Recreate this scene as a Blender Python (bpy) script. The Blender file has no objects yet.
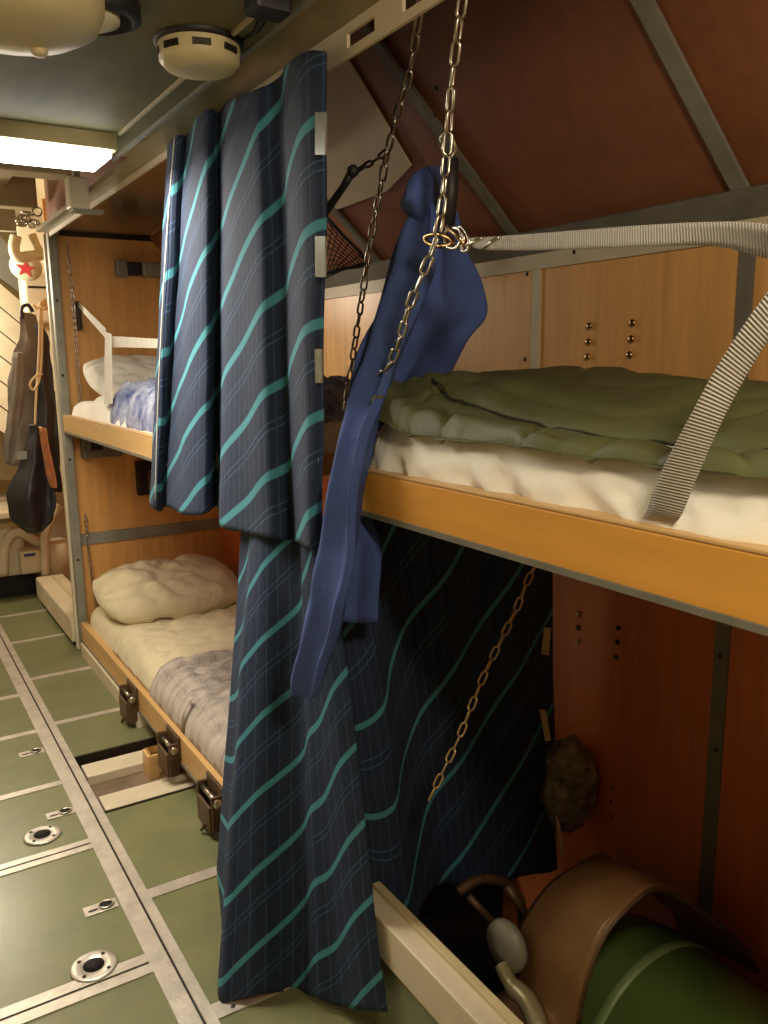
import bpy, bmesh, math, random
from mathutils import Vector, Matrix, noise
random.seed(7)
S = bpy.context.scene
COL = S.collection
PI = math.pi

# ---------------------------------------------------------------- camera
cam_d = bpy.data.cameras.new('camera'); cam = bpy.data.objects.new('camera', cam_d); COL.objects.link(cam)
S.camera = cam
F, PITCH, YAW, ROLL = 830.233, 0.182112, 0.555531, -0.012175
cp, sp, cy, sy = math.cos(PITCH), math.sin(PITCH), math.cos(YAW), math.sin(YAW)
fw = Vector((sy*cp, cy*cp, -sp)); rt = Vector((cy, -sy, 0)); up = rt.cross(fw)
r2 = math.cos(ROLL)*rt + math.sin(ROLL)*up; u2 = r2.cross(fw)
M = Matrix((r2, u2, -fw)).transposed().to_4x4(); M.translation = (0, 0, 1.5)
cam.matrix_world = M
cam_d.sensor_fit = 'VERTICAL'; cam_d.sensor_height = 24; cam_d.lens = F/1024*24
cam_d.clip_start = 0.02

# ---------------------------------------------------------------- world, exposure
def srgb(r, g, b):
    def f(c):
        c /= 255
        return c/12.92 if c <= .04045 else ((c+.055)/1.055)**2.4
    return (f(r), f(g), f(b), 1)
W = bpy.data.worlds.new('world'); S.world = W; W.use_nodes = True
W.node_tree.nodes['Background'].inputs[0].default_value = (1, .80, .58, 1)
W.node_tree.nodes['Background'].inputs[1].default_value = 0.13
S.view_settings.view_transform = 'Standard'; S.view_settings.look = 'None'
S.view_settings.gamma = 1; S.view_settings.use_curve_mapping = False
S.view_settings.exposure = 0.15
def area(name, loc, size, power, color, rot=(0, 0, 0)):
    l = bpy.data.lights.new(name, 'AREA'); l.shape = 'RECTANGLE'; l.size, l.size_y = size
    l.energy = power; l.color = color
    o = bpy.data.objects.new(name, l); o.location = loc; o.rotation_euler = rot; COL.objects.link(o); return o
WARM = (1, .86, .66)
def bulb(name, loc, rad, power, color):
    l = bpy.data.lights.new(name, 'POINT'); l.shadow_soft_size = rad; l.energy = power; l.color = color
    o = bpy.data.objects.new(name, l); o.location = loc; COL.objects.link(o); return o
bulb('aisle_lamp', (0.41, -.05, 1.99), .09, 34, WARM)                       # lamp over the aisle behind the photographer
bulb('far_lamp', (.30, 5.2, 1.95), .12, 50, (1, .88, .70))                  # lamp over the far end of the aisle
area('tube_lamp_light', (.30, 2.485, 2.035), (.8, .18), 24, (1, .90, .74))  # what the fluorescent fixture throws down

# ---------------------------------------------------------------- materials
def mat(name, col, rough=.6, metal=0, var=.12, scale=8, stretch=(1, 1, 1), bump=0, bscale=60, bdist=.01, col2=None, spec=.5, emit=None, coat=0, sheen=0):
    m = bpy.data.materials.new(name); m.use_nodes = True; nt = m.node_tree; N = nt.nodes; L = nt.links
    b = N['Principled BSDF']; b.inputs['Roughness'].default_value = rough; b.inputs['Metallic'].default_value = metal
    b.inputs['Specular IOR Level'].default_value = spec
    if coat: b.inputs['Coat Weight'].default_value = coat; b.inputs['Coat Roughness'].default_value = .25
    if sheen: b.inputs['Sheen Weight'].default_value = sheen
    tc = N.new('ShaderNodeTexCoord'); mp = N.new('ShaderNodeMapping'); mp.inputs['Scale'].default_value = stretch
    L.new(tc.outputs['Object'], mp.inputs['Vector'])
    no = N.new('ShaderNodeTexNoise'); no.inputs['Scale'].default_value = scale; no.inputs['Detail'].default_value = 6
    no.inputs['Roughness'].default_value = .6
    L.new(mp.outputs[0], no.inputs['Vector'])
    mx = N.new('ShaderNodeMix'); mx.data_type = 'RGBA'
    c1 = srgb(*col)
    if col2: c2 = srgb(*col2); c0 = c1
    else:
        c0 = tuple(c*(1-var) for c in c1[:3])+(1,); c2 = tuple(min(1, c*(1+var)) for c in c1[:3])+(1,)
    mx.inputs['A'].default_value = c0; mx.inputs['B'].default_value = c2
    mr = N.new('ShaderNodeMapRange'); mr.inputs['From Min'].default_value = .32; mr.inputs['From Max'].default_value = .68
    L.new(no.outputs['Fac'], mr.inputs['Value']); L.new(mr.outputs[0], mx.inputs['Factor'])
    L.new(mx.outputs['Result'], b.inputs['Base Color'])
    if bump:
        n2 = N.new('ShaderNodeTexNoise'); n2.inputs['Scale'].default_value = bscale; n2.inputs['Detail'].default_value = 4
        L.new(mp.outputs[0], n2.inputs['Vector'])
        bp = N.new('ShaderNodeBump'); bp.inputs['Strength'].default_value = bump; bp.inputs['Distance'].default_value = bdist; n2.inputs['Distortion'].default_value = .8 if bdist > .01 else 0
        L.new(n2.outputs['Fac'], bp.inputs['Height']); L.new(bp.outputs[0], b.inputs['Normal'])
    if emit:
        b.inputs['Emission Color'].default_value = emit[0]; b.inputs['Emission Strength'].default_value = emit[1]
    return m

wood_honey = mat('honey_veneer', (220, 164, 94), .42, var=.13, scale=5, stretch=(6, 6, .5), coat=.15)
wood_shade_red = mat('shaded_veneer_red', (196, 108, 58), .45, var=.16, scale=5, stretch=(6, 6, .6), coat=.12)  # honey veneer with the shade under the bunks put into a redder colour
wood_shade_hull = mat('shaded_veneer_hull', (138, 84, 52), .5, var=.14, scale=5, stretch=(5, 5, 1.2), coat=.1)  # same veneer, the hull slope's lack of light darkened into the colour
board_y = mat('varnished_board', (214, 152, 58), .38, var=.09, scale=4, stretch=(5, .5, 5), coat=.3)
board_p = mat('pale_board', (206, 164, 104), .45, var=.1, scale=4, stretch=(5, .5, 5), coat=.15)
trim_grey = mat('grey_painted_metal', (142, 140, 126), .5, .2, .14, 14)
trim_dull = mat('dull_grey_strip', (118, 114, 100), .55, .2, .16, 14)
trim_white = mat('cream_painted_metal', (204, 190, 160), .5, 0, .08, 10)
alu = mat('worn_aluminium', (212, 204, 190), .36, .55, .16, 16, bump=.12, bscale=90)
lino = mat('green_deck', (106, 112, 76), .36, 0, .16, 5, col2=(126, 124, 84), bump=.05, bscale=40, coat=.25)
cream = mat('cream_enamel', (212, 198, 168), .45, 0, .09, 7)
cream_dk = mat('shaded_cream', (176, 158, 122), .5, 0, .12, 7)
ceil_m = mat('matt_ceiling', (116, 110, 76), .62, 0, .3, 2.5, stretch=(2, .6, 1), spec=.25)
rail_m = mat('rail_paint', (150, 138, 100), .38, .35, .14, 8)
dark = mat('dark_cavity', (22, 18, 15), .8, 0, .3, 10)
rubber = mat('black_rubber', (30, 29, 28), .55, 0, .2, 20)
steel = mat('steel', (196, 190, 176), .28, 1, .1, 30)
brass = mat('brass', (176, 146, 96), .3, 1, .1, 30)
pale_brass = mat('pale_brass', (206, 180, 128), .35, .8, .1, 30)
screw_m = mat('dark_screw', (58, 52, 44), .45, .7, .2, 30)
brown_m = mat('brown_iron', (92, 68, 46), .5, .3, .3, 18)
bunkiron = mat('brown_band', (128, 92, 54), .42, .15, .14, 6, coat=.2)
torp_g = mat('green_paint', (88, 112, 54), .4, 0, .14, 8, coat=.2)
sheet_m = mat('white_sheet', (240, 235, 220), .85, 0, .04, 6, bump=.3, bscale=8, bdist=.03, sheen=.2)
pillow_m = mat('cream_pillow', (214, 200, 162), .85, 0, .06, 6, bump=.55, bscale=6, bdist=.04, sheen=.2)
olive_m = mat('olive_nylon', (86, 88, 50), .62, 0, .12, 10, bump=.4, bscale=9, bdist=.02, sheen=.0)
blue_m = mat('blue_cotton', (62, 82, 140), .85, 0, .12, 9, bump=.5, bscale=10, bdist=.02)
blackbag = mat('black_nylon', (36, 34, 36), .5, 0, .25, 9, bump=.3, bscale=22)
greyc = mat('grey_jacket_cloth', (124, 112, 98), .85, 0, .2, 10, bump=.3, bscale=25)
cord_m = mat('cream_cord', (214, 186, 140), .7)
red_m = mat('red_paint', (176, 44, 44), .5)
bluel = mat('blue_label', (50, 60, 130), .5)
amber = mat('amber_plastic', (172, 112, 74), .35, 0, .3, 20)
camo = mat('camouflage_cloth', (70, 62, 48), .8, 0, .3, 26, col2=(160, 146, 122), bump=.3, bscale=40)
plastic = mat('aged_plastic', (202, 186, 140), .45, 0, .07, 8)
clip_m = mat('clear_clip', (128, 130, 112), .25, 0, .2, 30)
web_w = mat('white_webbing', (214, 208, 192), .7, 0, .1, 40)
glow = mat('fluorescent_diffuser', (255, 250, 238), .5, emit=((1, .97, .92, 1), 14))

def node_mat(name, rough):
    m = bpy.data.materials.new(name); m.use_nodes = True
    b = m.node_tree.nodes['Principled BSDF']; b.inputs['Roughness'].default_value = rough
    return m, m.node_tree.nodes, m.node_tree.links, b
def mth(N, L, op, a, b=None, c=None):
    n = N.new('ShaderNodeMath'); n.operation = op
    for i, v in enumerate((a, b, c)):
        if v is None: continue
        if isinstance(v, (int, float)): n.inputs[i].default_value = v
        else: L.new(v, n.inputs[i])
    return n.outputs[0]
def mixc(N, L, fac, A, B):
    n = N.new('ShaderNodeMix'); n.data_type = 'RGBA'
    for k, v in (('Factor', fac), ('A', A), ('B', B)):
        if isinstance(v, (tuple, float, int)): n.inputs[k].default_value = v
        else: L.new(v, n.inputs[k])
    return n.outputs['Result']
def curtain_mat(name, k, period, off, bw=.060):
    m, N, L, b = node_mat(name, .9)
    uv = N.new('ShaderNodeUVMap'); sep = N.new('ShaderNodeSeparateXYZ'); L.new(uv.outputs[0], sep.inputs[0])
    u, v = sep.outputs[0], sep.outputs[1]
    s = mth(N, L, 'DIVIDE', mth(N, L, 'SUBTRACT', v, mth(N, L, 'MULTIPLY', u, k)), period)
    fr = mth(N, L, 'FRACT', mth(N, L, 'ADD', s, off))
    def band(c, w):
        d = mth(N, L, 'ABSOLUTE', mth(N, L, 'SUBTRACT', fr, c))
        mr = N.new('ShaderNodeMapRange'); mr.inputs['From Min'].default_value = w*.8; mr.inputs['From Max'].default_value = w*1.15
        mr.inputs['To Min'].default_value = 1; mr.inputs['To Max'].default_value = 0
        L.new(d, mr.inputs['Value']); return mr.outputs[0]
    nz = N.new('ShaderNodeTexNoise'); nz.inputs['Scale'].default_value = 260; nz.inputs['Detail'].default_value = 3
    mpp = N.new('ShaderNodeMapping'); mpp.inputs['Scale'].default_value = (1, .12, 1)
    L.new(uv.outputs[0], mpp.inputs['Vector']); L.new(mpp.outputs[0], nz.inputs['Vector'])
    base = mixc(N, L, nz.outputs['Fac'], srgb(12, 22, 40), srgb(38, 54, 82))
    # vertical pinstripes woven in
    pin = mth(N, L, 'ABSOLUTE', mth(N, L, 'SUBTRACT', mth(N, L, 'FRACT', mth(N, L, 'MULTIPLY', u, 32.0)), .5))
    pinm = mth(N, L, 'LESS_THAN', pin, .06)
    base = mixc(N, L, mth(N, L, 'MULTIPLY', pinm, .22), base, srgb(84, 104, 140))
    thin = mth(N, L, 'MAXIMUM', band(.46, .008), band(.55, .008))
    base = mixc(N, L, mth(N, L, 'MULTIPLY', thin, .38), base, srgb(88, 128, 162))
    base = mixc(N, L, band(.02, .0001), base, base)
    base = mixc(N, L, band(.93, bw), base, srgb(68, 138, 150))
    L.new(base, b.inputs['Base Color'])
    bp = N.new('ShaderNodeBump'); bp.inputs['Strength'].default_value = .25; bp.inputs['Distance'].default_value = .002
    L.new(nz.outputs['Fac'], bp.inputs['Height']); L.new(bp.outputs[0], b.inputs['Normal'])
    return m
curtain_a = curtain_mat('striped_curtain_cloth', .52, .205, .10)
curtain_b = curtain_mat('striped_curtain_cloth_low', .98, .182, .35, .052)
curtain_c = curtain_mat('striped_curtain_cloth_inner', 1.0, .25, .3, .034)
def check_mat(name, c0, c1, c2, n1, w):
    m, N, L, b = node_mat(name, .9)
    tc = N.new('ShaderNodeUVMap'); sep = N.new('ShaderNodeSeparateXYZ'); L.new(tc.outputs[0], sep.inputs[0])
    out = srgb(*c0)
    for k in (0, 1):
        f = mth(N, L, 'FRACT', mth(N, L, 'MULTIPLY', sep.outputs[k], n1))
        a = mth(N, L, 'LESS_THAN', f, w); out = mixc(N, L, mth(N, L, 'MULTIPLY', a, .5), out, srgb(*c1))
        f2 = mth(N, L, 'LESS_THAN', mth(N, L, 'ABSOLUTE', mth(N, L, 'SUBTRACT', f, .7)), .04)
        out = mixc(N, L, mth(N, L, 'MULTIPLY', f2, .5), out, srgb(*c2))
    L.new(out, b.inputs['Base Color']); return m
greyblanket = check_mat('grey_check_cloth', (172, 160, 148), (192, 180, 166), (124, 116, 116), 14, .35)
blueblanket = mat('blue_white_cloth', (66, 80, 136), .9, 0, .1, 16, col2=(186, 190, 206), bump=.5, bscale=9, bdist=.03)
def belt_mat():
    m, N, L, b = node_mat('woven_webbing', .6)
    uv = N.new('ShaderNodeUVMap'); sep = N.new('ShaderNodeSeparateXYZ'); L.new(uv.outputs[0], sep.inputs[0])
    w = mth(N, L, 'SINE', mth(N, L, 'MULTIPLY', sep.outputs[1], 1400.0))
    f = mth(N, L, 'MULTIPLY', mth(N, L, 'ADD', w, 1), .5)
    L.new(mixc(N, L, f, srgb(140, 134, 124), srgb(190, 183, 170)), b.inputs['Base Color'])
    bp = N.new('ShaderNodeBump'); bp.inputs['Strength'].default_value = .5; bp.inputs['Distance'].default_value = .002
    L.new(w, bp.inputs['Height']); L.new(bp.outputs[0], b.inputs['Normal']); return m
belt_m = belt_mat()

# ---------------------------------------------------------------- mesh helpers
def root_loc(p):
    v = Vector((0, 0, 0))
    while p is not None:
        v = v + p.location; p = p.parent
    return v
def obj(name, bm, m, parent=None, smooth=False, recalc=True):
    if recalc: bmesh.ops.recalc_face_normals(bm, faces=bm.faces)
    me = bpy.data.meshes.new(name); 
    v = root_loc(parent)
    if v.length > 0: bmesh.ops.translate(bm, verts=bm.verts, vec=-v)
    bm.to_mesh(me); bm.free()
    if smooth:
        for p in me.polygons: p.use_smooth = True
    me.materials.append(m)
    o = bpy.data.objects.new(name, me); COL.objects.link(o)
    if parent is not None: o.parent = parent
    return o
def tag(o, label, cat, group=None):
    o['label'] = label; o['category'] = cat
    if group: o['group'] = group
    return o
def thing(name, label, cat, loc=(0, 0, 0), group=None):
    o = bpy.data.objects.new(name, None); COL.objects.link(o); o.location = loc; o.empty_display_size = .02
    return tag(o, label, cat, group)
def struct(name, bm, m, smooth=False):
    o = obj(name, bm, m, None, smooth); o['kind'] = 'structure'; return o
def box(bm, a, b, bev=0):
    r = bmesh.ops.create_cube(bm, size=1)
    vs = r['verts']; a = Vector(a); b = Vector(b); c = (a+b)/2; d = b-a
    for v in vs: v.co = Vector((v.co.x*d.x, v.co.y*d.y, v.co.z*d.z))+c
    if bev:
        es = list({e for v in vs for e in v.link_edges})
        bmesh.ops.bevel(bm, geom=es, offset=bev, segments=2, affect='EDGES', profile=.6)
    return bm
def B(*args, **k):
    bm = bmesh.new()
    bev = k.get('bev', 0)
    for a, b in zip(args[::2], args[1::2]): box(bm, a, b, bev)
    return bm
def frames(pts, closed=False):
    pts = [Vector(p) for p in pts]; n = len(pts); out = []
    prev = None
    for i in range(n):
        if closed: t = pts[(i+1) % n]-pts[i-1]
        else: t = pts[min(i+1, n-1)]-pts[max(i-1, 0)]
        t.normalize()
        if prev is None:
            a = Vector((0, 0, 1)) if abs(t.z) < .9 else Vector((1, 0, 0))
            nrm = t.cross(a).normalized()
        else:
            nrm = prev-t*prev.dot(t)
            nrm = nrm.normalized() if nrm.length > 1e-6 else t.orthogonal().normalized()
        out.append((pts[i], nrm, t.cross(nrm))); prev = nrm
    return out
def tube(bm, pts, r, seg=8, closed=False):
    fr = frames(pts, closed); rings = []
    for i, (p, a, b) in enumerate(fr):
        rr = r[i] if isinstance(r, (list, tuple)) else r
        rings.append([bm.verts.new(p+rr*(math.cos(2*PI*k/seg)*a+math.sin(2*PI*k/seg)*b)) for k in range(seg)])
    n = len(rings)
    for i in range(n if closed else n-1):
        A, C = rings[i], rings[(i+1) % n]
        for k in range(seg): bm.faces.new((A[k], A[(k+1) % seg], C[(k+1) % seg], C[k]))
    if not closed:
        bm.faces.new(rings[0][::-1]); bm.faces.new(rings[-1])
    return bm
def T(pts, r, seg=8, closed=False): return tube(bmesh.new(), pts, r, seg, closed)
def crom(P, n, closed=False):
    P = [Vector(p) for p in P]; out = []; m = len(P)
    segs = m if closed else m-1
    for i in range(segs):
        if closed: p0, p1, p2, p3 = P[i-1], P[i], P[(i+1) % m], P[(i+2) % m]
        else: p0, p1, p2, p3 = P[max(i-1, 0)], P[i], P[i+1], P[min(i+2, m-1)]
        for k in range(n):
            t = k/n
            out.append(.5*((2*p1)+(-p0+p2)*t+(2*p0-5*p1+4*p2-p3)*t*t+(-p0+3*p1-3*p2+p3)*t**3))
    if not closed: out.append(P[-1].copy())
    return out
def lathe(bm, prof, c, seg=32, axis='Z', cap=True):
    c = Vector(c); rings = []
    for r, h in prof:
        ring = []
        for k in range(seg):
            a = 2*PI*k/seg; x, y = r*math.cos(a), r*math.sin(a)
            v = {'Z': (x, y, h), 'X': (h, x, y), 'Y': (x, h, y)}[axis]
            ring.append(bm.verts.new(c+Vector(v)))
        rings.append(ring)
    for A, C in zip(rings, rings[1:]):
        for k in range(seg): bm.faces.new((A[k], A[(k+1) % seg], C[(k+1) % seg], C[k]))
    if cap: bm.faces.new(rings[0]); bm.faces.new(rings[-1])
    return bm
def LA(*a, **k): return lathe(bmesh.new(), *a, **k)
def poly(bm, pts, off):
    """a flat polygon given thickness"""
    off = Vector(off); a = [bm.verts.new(p) for p in pts]; b = [bm.verts.new(Vector(p)+off) for p in pts]
    n = len(a); bm.faces.new(a); bm.faces.new(b[::-1])
    for i in range(n): bm.faces.new((a[i], a[(i+1) % n], b[(i+1) % n], b[i]))
    return bm
def PO(pts, off): return poly(bmesh.new(), pts, off)
def grid_mesh(G, closed_u=False, uvs=None):
    bm = bmesh.new(); uvl = bm.loops.layers.uv.new('UVMap')
    V = [[bm.verts.new(p) for p in row] for row in G]; nr, nc = len(V), len(V[0])
    if uvs is None:
        mid = nr//2; us = [0]; 
        for c in range(1, nc+1): us.append(us[-1]+(G[mid][c % nc]-G[mid][c-1]).length)
        vs = [0]; mc = nc//2
        for r in range(1, nr): vs.append(vs[-1]+(G[r][mc]-G[r-1][mc]).length)
        uvs = lambda r, c: (us[c], -vs[r])
    for r in range(nr-1):
        for c in range(nc if closed_u else nc-1):
            f = bm.faces.new((V[r][c], V[r][(c+1) % nc], V[r+1][(c+1) % nc], V[r+1][c]))
            for l, (a, b) in zip(f.loops, ((r, c), (r, c+1), (r+1, c+1), (r+1, c))): l[uvl].uv = uvs(a, b)
    return bm, V
def sheet(name, rows, m, parent=None, nu=4, nv=6, thick=.003, wr=.0, ws=6., closed=False, capped=False):
    """cloth through rows of control points (each row left to right), smooth both ways"""
    R = [crom(r, nu, closed) for r in rows]
    cols = [crom([R[i][c] for i in range(len(R))], nv) for c in range(len(R[0]))]
    G = [[cols[c][r] for c in range(len(cols))] for r in range(len(cols[0]))]
    if wr:
        for row in G:
            for p in row:
                n = Vector((noise.noise(p*ws), noise.noise(p*ws+Vector((9, 3, 1))), noise.noise(p*ws+Vector((2, 7, 5)))))
                p += n*wr
    bm, V = grid_mesh(G, closed)
    if capped:
        bm.faces.new(V[0]); bm.faces.new(V[-1][::-1])
    o = obj(name, bm, m, parent, True)
    if thick:
        md = o.modifiers.new('thickness', 'SOLIDIFY'); md.thickness = thick; md.offset = 0
    return o
def slab(name, x0, x1, y0, y1, z0, fz, m, parent=None, nx=30, ny=60, rad=.05, uvscale=1, edge=None, side=None, rows=1):
    """padded thing: rounded plan outline, top height fz(x, y, d) with d = distance in from the outline"""
    bm = bmesh.new(); uvl = bm.loops.layers.uv.new('UVMap')
    cx, cyy, hx, hy = (x0+x1)/2, (y0+y1)/2, (x1-x0)/2, (y1-y0)/2
    def warp(u, v):
        x = u*hx; y = v*hy
        # pull square corners onto a rounded rectangle
        ax, ay = abs(x)-(hx-rad), abs(y)-(hy-rad)
        if ax > 0 and ay > 0:
            mxx = max(ax, ay); l = math.hypot(ax, ay)
            k = mxx/l; x = math.copysign(hx-rad+ax*k, x); y = math.copysign(hy-rad+ay*k, y)
            d = rad-mxx
        else: d = min(hx-abs(x), hy-abs(y))
        if edge: 
            ox, oy = edge(cx+x, cyy+y); x += ox; y += oy
        return cx+x, cyy+y, max(d, 0)
    def dist(n):   # denser near the borders
        return [math.sin(PI/2*(2*i/n-1))*.55+(2*i/n-1)*.45 for i in range(n+1)]
    U, Vv = dist(nx), dist(ny); top = []
    for v in Vv:
        row = []
        for u in U:
            x, y, d = warp(u, v); row.append(bm.verts.new((x, y, fz(x, y, d))))
        top.append(row)
    bot = {}
    for j in range(ny):
        for i in range(nx):
            f = bm.faces.new((top[j][i], top[j][i+1], top[j+1][i+1], top[j+1][i]))
            for l in f.loops: l[uvl].uv = (l.vert.co.x*uvscale, l.vert.co.y*uvscale)
    ring = [top[0][i] for i in range(nx+1)]+[top[j][nx] for j in range(1, ny+1)]+[top[ny][i] for i in range(nx-1, -1, -1)]+[top[j][0] for j in range(ny-1, 0, -1)]
    n = len(ring); zf = z0 if callable(z0) else (lambda x, y: z0); prev = ring
    for k in range(1, rows+1):
        low = []
        for v in ring:
            t = k/rows; zz = v.co.z+(zf(v.co.x, v.co.y)-v.co.z)*t
            ox = side(v.co.x, v.co.y, t) if side else 0
            sx = -1 if v.co.x < cx else 1
            w = min(1, max(0, (abs(v.co.x-cx)-hx*.6)/(hx*.3)))
            low.append(bm.verts.new((v.co.x+sx*ox*w, v.co.y, zz)))
        for i in range(n):
            f = bm.faces.new((prev[i], low[i], low[(i+1) % n], prev[(i+1) % n]))
            for l in f.loops: l[uvl].uv = (l.vert.co.z*uvscale, l.vert.co.y*uvscale)
        prev = low
    bm.faces.new(low)
    return obj(name, bm, m, parent, True)
def pillow(name, c, a, b, h, m, rotz=0, tilt=0, label=None, seed=0):
    bm = bmesh.new(); n = 60
    tops, bots = [], []
    Rm = Matrix.Rotation(rotz, 3, 'Z') @ Matrix.Rotation(tilt, 3, 'X')
    for s, lst in ((1, tops), (-1, bots)):
        for j in range(n+1):
            row = []
            for i in range(n+1):
                u, v = 2*i/n-1, 2*j/n-1
                w = max(0, (1-abs(u)**2.6))**.6*max(0, (1-abs(v)**2.6))**.6
                pin = 1-.07*(1-abs(v)**2)*abs(u)**6; pin2 = 1-.07*(1-abs(u)**2)*abs(v)**6
                cr = 1-.17*(u*u*v*v)**.9; x, y = u*a*pin*cr, v*b*pin2*cr
                z = s*h*(.12+.88*w) if s > 0 else -h*.55*w
                q = Vector((x*7+seed, y*7, s*2.))
                z += (.16*h*noise.noise(q)+.12*h*noise.noise(q*2.3+Vector((0, 0, 4)))-.16*h*max(0, 1-abs(noise.noise(Vector((x*5+seed+y*6, y*4-x*3, s*3.))))*7))*(w**.5)
                row.append(Rm @ Vector((x, y, z))+Vector(c))
            lst.append(row)
    V = [[bm.verts.new(p) for p in r] for r in tops]; Wv = [[bm.verts.new(p) for p in r] for r in bots]
    for j in range(n):
        for i in range(n):
            bm.faces.new((V[j][i], V[j][i+1], V[j+1][i+1], V[j+1][i])); bm.faces.new((Wv[j][i], Wv[j+1][i], Wv[j+1][i+1], Wv[j][i+1]))
    idx = [(0, i) for i in range(n)]+[(j, n) for j in range(n)]+[(n, i) for i in range(n, 0, -1)]+[(j, 0) for j in range(n, 0, -1)]
    for k in range(len(idx)):
        (j, i), (q, p) = idx[k], idx[(k+1) % len(idx)]
        bm.faces.new((V[j][i], Wv[j][i], Wv[q][p], V[q][p]))
    return obj(name, bm, m, None, True)
def screws(parent_name, pts, nrm, r, m, parent):
    for p in pts:
        bm = bmesh.new(); bmesh.ops.create_uvsphere(bm, u_segments=12, v_segments=6, radius=r)
        for v in bm.verts: v.co = v.co-Vector(nrm)*v.co.dot(Vector(nrm))*.5
        bmesh.ops.translate(bm, verts=bm.verts, vec=Vector(p))
        obj(parent_name, bm, m, parent, True)
link_cache = {}
def link_mesh(L, w, r, m):
    key = (L, w, r, m.name)
    if key in link_cache: return link_cache[key]
    pts = []
    hl, hw = L/2-w/2, w/2-r
    for k in range(7): a = -PI/2+PI*k/6; pts.append((hw*math.sin(a+PI/2-PI/2), 0, 0)) if False else pts.append((hw*math.cos(a+PI/2), 0, hl+hw*math.sin(a+PI/2)))
    for k in range(7): a = PI+PI*k/6; pts.append((hw*math.cos(a), 0, -hl+hw*math.sin(a)))
    bm = T(pts, r, 7, True); me = bpy.data.meshes.new('link'); bmesh.ops.recalc_face_normals(bm, faces=bm.faces); bm.to_mesh(me); bm.free()
    for p in me.polygons: p.use_smooth = True
    me.materials.append(m); link_cache[key] = me; return me
def chain(name, label, pts, L=.040, w=.020, r=.0028, m=None, n=8, pitch=None):
    m = m or steel; P = crom(pts, n); me = link_mesh(L, w, r, m)
    cum = [0]
    for a, b in zip(P, P[1:]): cum.append(cum[-1]+(b-a).length)
    root = thing(name, label, 'chain', tuple(P[-1])); step = pitch or (L-2.2*r)
    k = 0; s = L/2; i = 0
    while s < cum[-1]:
        while cum[i+1] < s: i += 1
        t = (P[i+1]-P[i]).normalized(); p = P[i]+t*(s-cum[i])
        q = t.to_track_quat('Z', 'Y')
        q = q @ Matrix.Rotation(PI/4+(PI/2 if k % 2 else 0)+.25*math.sin(k*1.7), 3, 'Z').to_quaternion()
        o = bpy.data.objects.new('link', me); COL.objects.link(o); o.parent = root; o.location = p-P[-1]
        o.rotation_mode = 'QUATERNION'; o.rotation_quaternion = q
        s += step; k += 1
    return root
def dup(root, off, label=None):
    r = root.copy(); COL.objects.link(r); r.location = root.location+Vector(off)
    if label: r['label'] = label
    for ch in list(root.children):
        c = ch.copy(); COL.objects.link(c); c.parent = r
        for g in ch.children:
            d = g.copy(); COL.objects.link(d); d.parent = c
    return r

# ================================================================ THE SETTING
WX = 1.65                                                         # face of the hull-side wall
HX0, HX1 = -1.0, .84
# deck plates, with the open hatch beside the lower bunk left out
fl = bmesh.new()
for a, b in (((HX0, -1, -.02), (.53, 6.4, 0)), ((.53, -1, -.02), (.86, 2.70, 0)), ((.53, 3.17, -.02), (WX, 6.4, 0)),
             ((.86, 1.95, -.02), (WX, 2.70, 0))): box(fl, a, b)
struct('floor', fl, lino)
struct('floor', B((.40, 2.5, -.07), (1.0, 3.3, -.05)), mat('bilge_grey', (120, 100, 78), .7, 0, .3, 9))
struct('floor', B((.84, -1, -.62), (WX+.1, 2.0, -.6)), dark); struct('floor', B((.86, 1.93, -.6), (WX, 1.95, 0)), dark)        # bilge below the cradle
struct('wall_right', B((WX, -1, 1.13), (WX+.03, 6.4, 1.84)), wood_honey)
struct('wall_right', B((WX, -1, -.6), (WX+.03, 6.4, 1.13)), wood_shade_red)
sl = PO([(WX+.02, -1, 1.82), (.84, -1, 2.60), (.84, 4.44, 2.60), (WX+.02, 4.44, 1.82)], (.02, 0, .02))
struct('wall_hull', sl, wood_shade_hull)
struct('ceiling', B((HX0, -1, 2.108), (.718, 2.66, 2.14)), ceil_m)
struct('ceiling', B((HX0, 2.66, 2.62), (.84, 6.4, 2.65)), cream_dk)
struct('ceiling', B((.852, -1, 2.13), (.864, 4.44, 2.62)), wood_shade_hull)
struct('ceiling', B((.862, 2.55, 2.128), (1.40, 4.43, 2.134)), mat('polished_panel', (120, 112, 100), .16, .85, .3, 3))
struct('wall_hull', PO([(WX+.02, 4.46, 1.84), (.84, 4.46, 2.62), (.84, 6.4, 2.62), (WX+.02, 6.4, 1.84)], (.02, 0, .02)), cream_dk)
struct('wall_far', B((.885, 5.5, .75), (1.64, 5.53, 2.3)), cream)
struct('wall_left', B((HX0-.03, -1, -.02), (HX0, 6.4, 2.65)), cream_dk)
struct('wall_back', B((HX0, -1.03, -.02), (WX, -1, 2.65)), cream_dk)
struct('wall_front', B((HX0, 6.4, -.02), (WX, 6.43, 2.65)), cream)
# partition between berths
pt = bmesh.new(); box(pt, (.86, 4.43, 0), (WX, 4.455, 1.84))
poly(pt, [(.86, 4.43, 1.84), (WX, 4.43, 1.84), (.88, 4.43, 2.55)], (0, .025, 0))
struct('wall_partition', pt, wood_honey)
tn = [0]
def trim(bm, m, smooth=False):
    tn[0] += 1; return struct('trim_%d' % tn[0], bm, m, smooth)
trim(B((.872, 4.42, .565), (WX, 4.43, .625)), trim_grey)
trim(B((.90, 4.424, 2.112), (1.40, 4.43, 2.128)), screw_m)
trim(B((.838, 4.38, 0), (.880, 4.432, 2.12), bev=.006), trim_grey)
trim(B((.826, 4.432, 0), (.880, 4.462, 2.12), bev=.010), cream)
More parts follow.
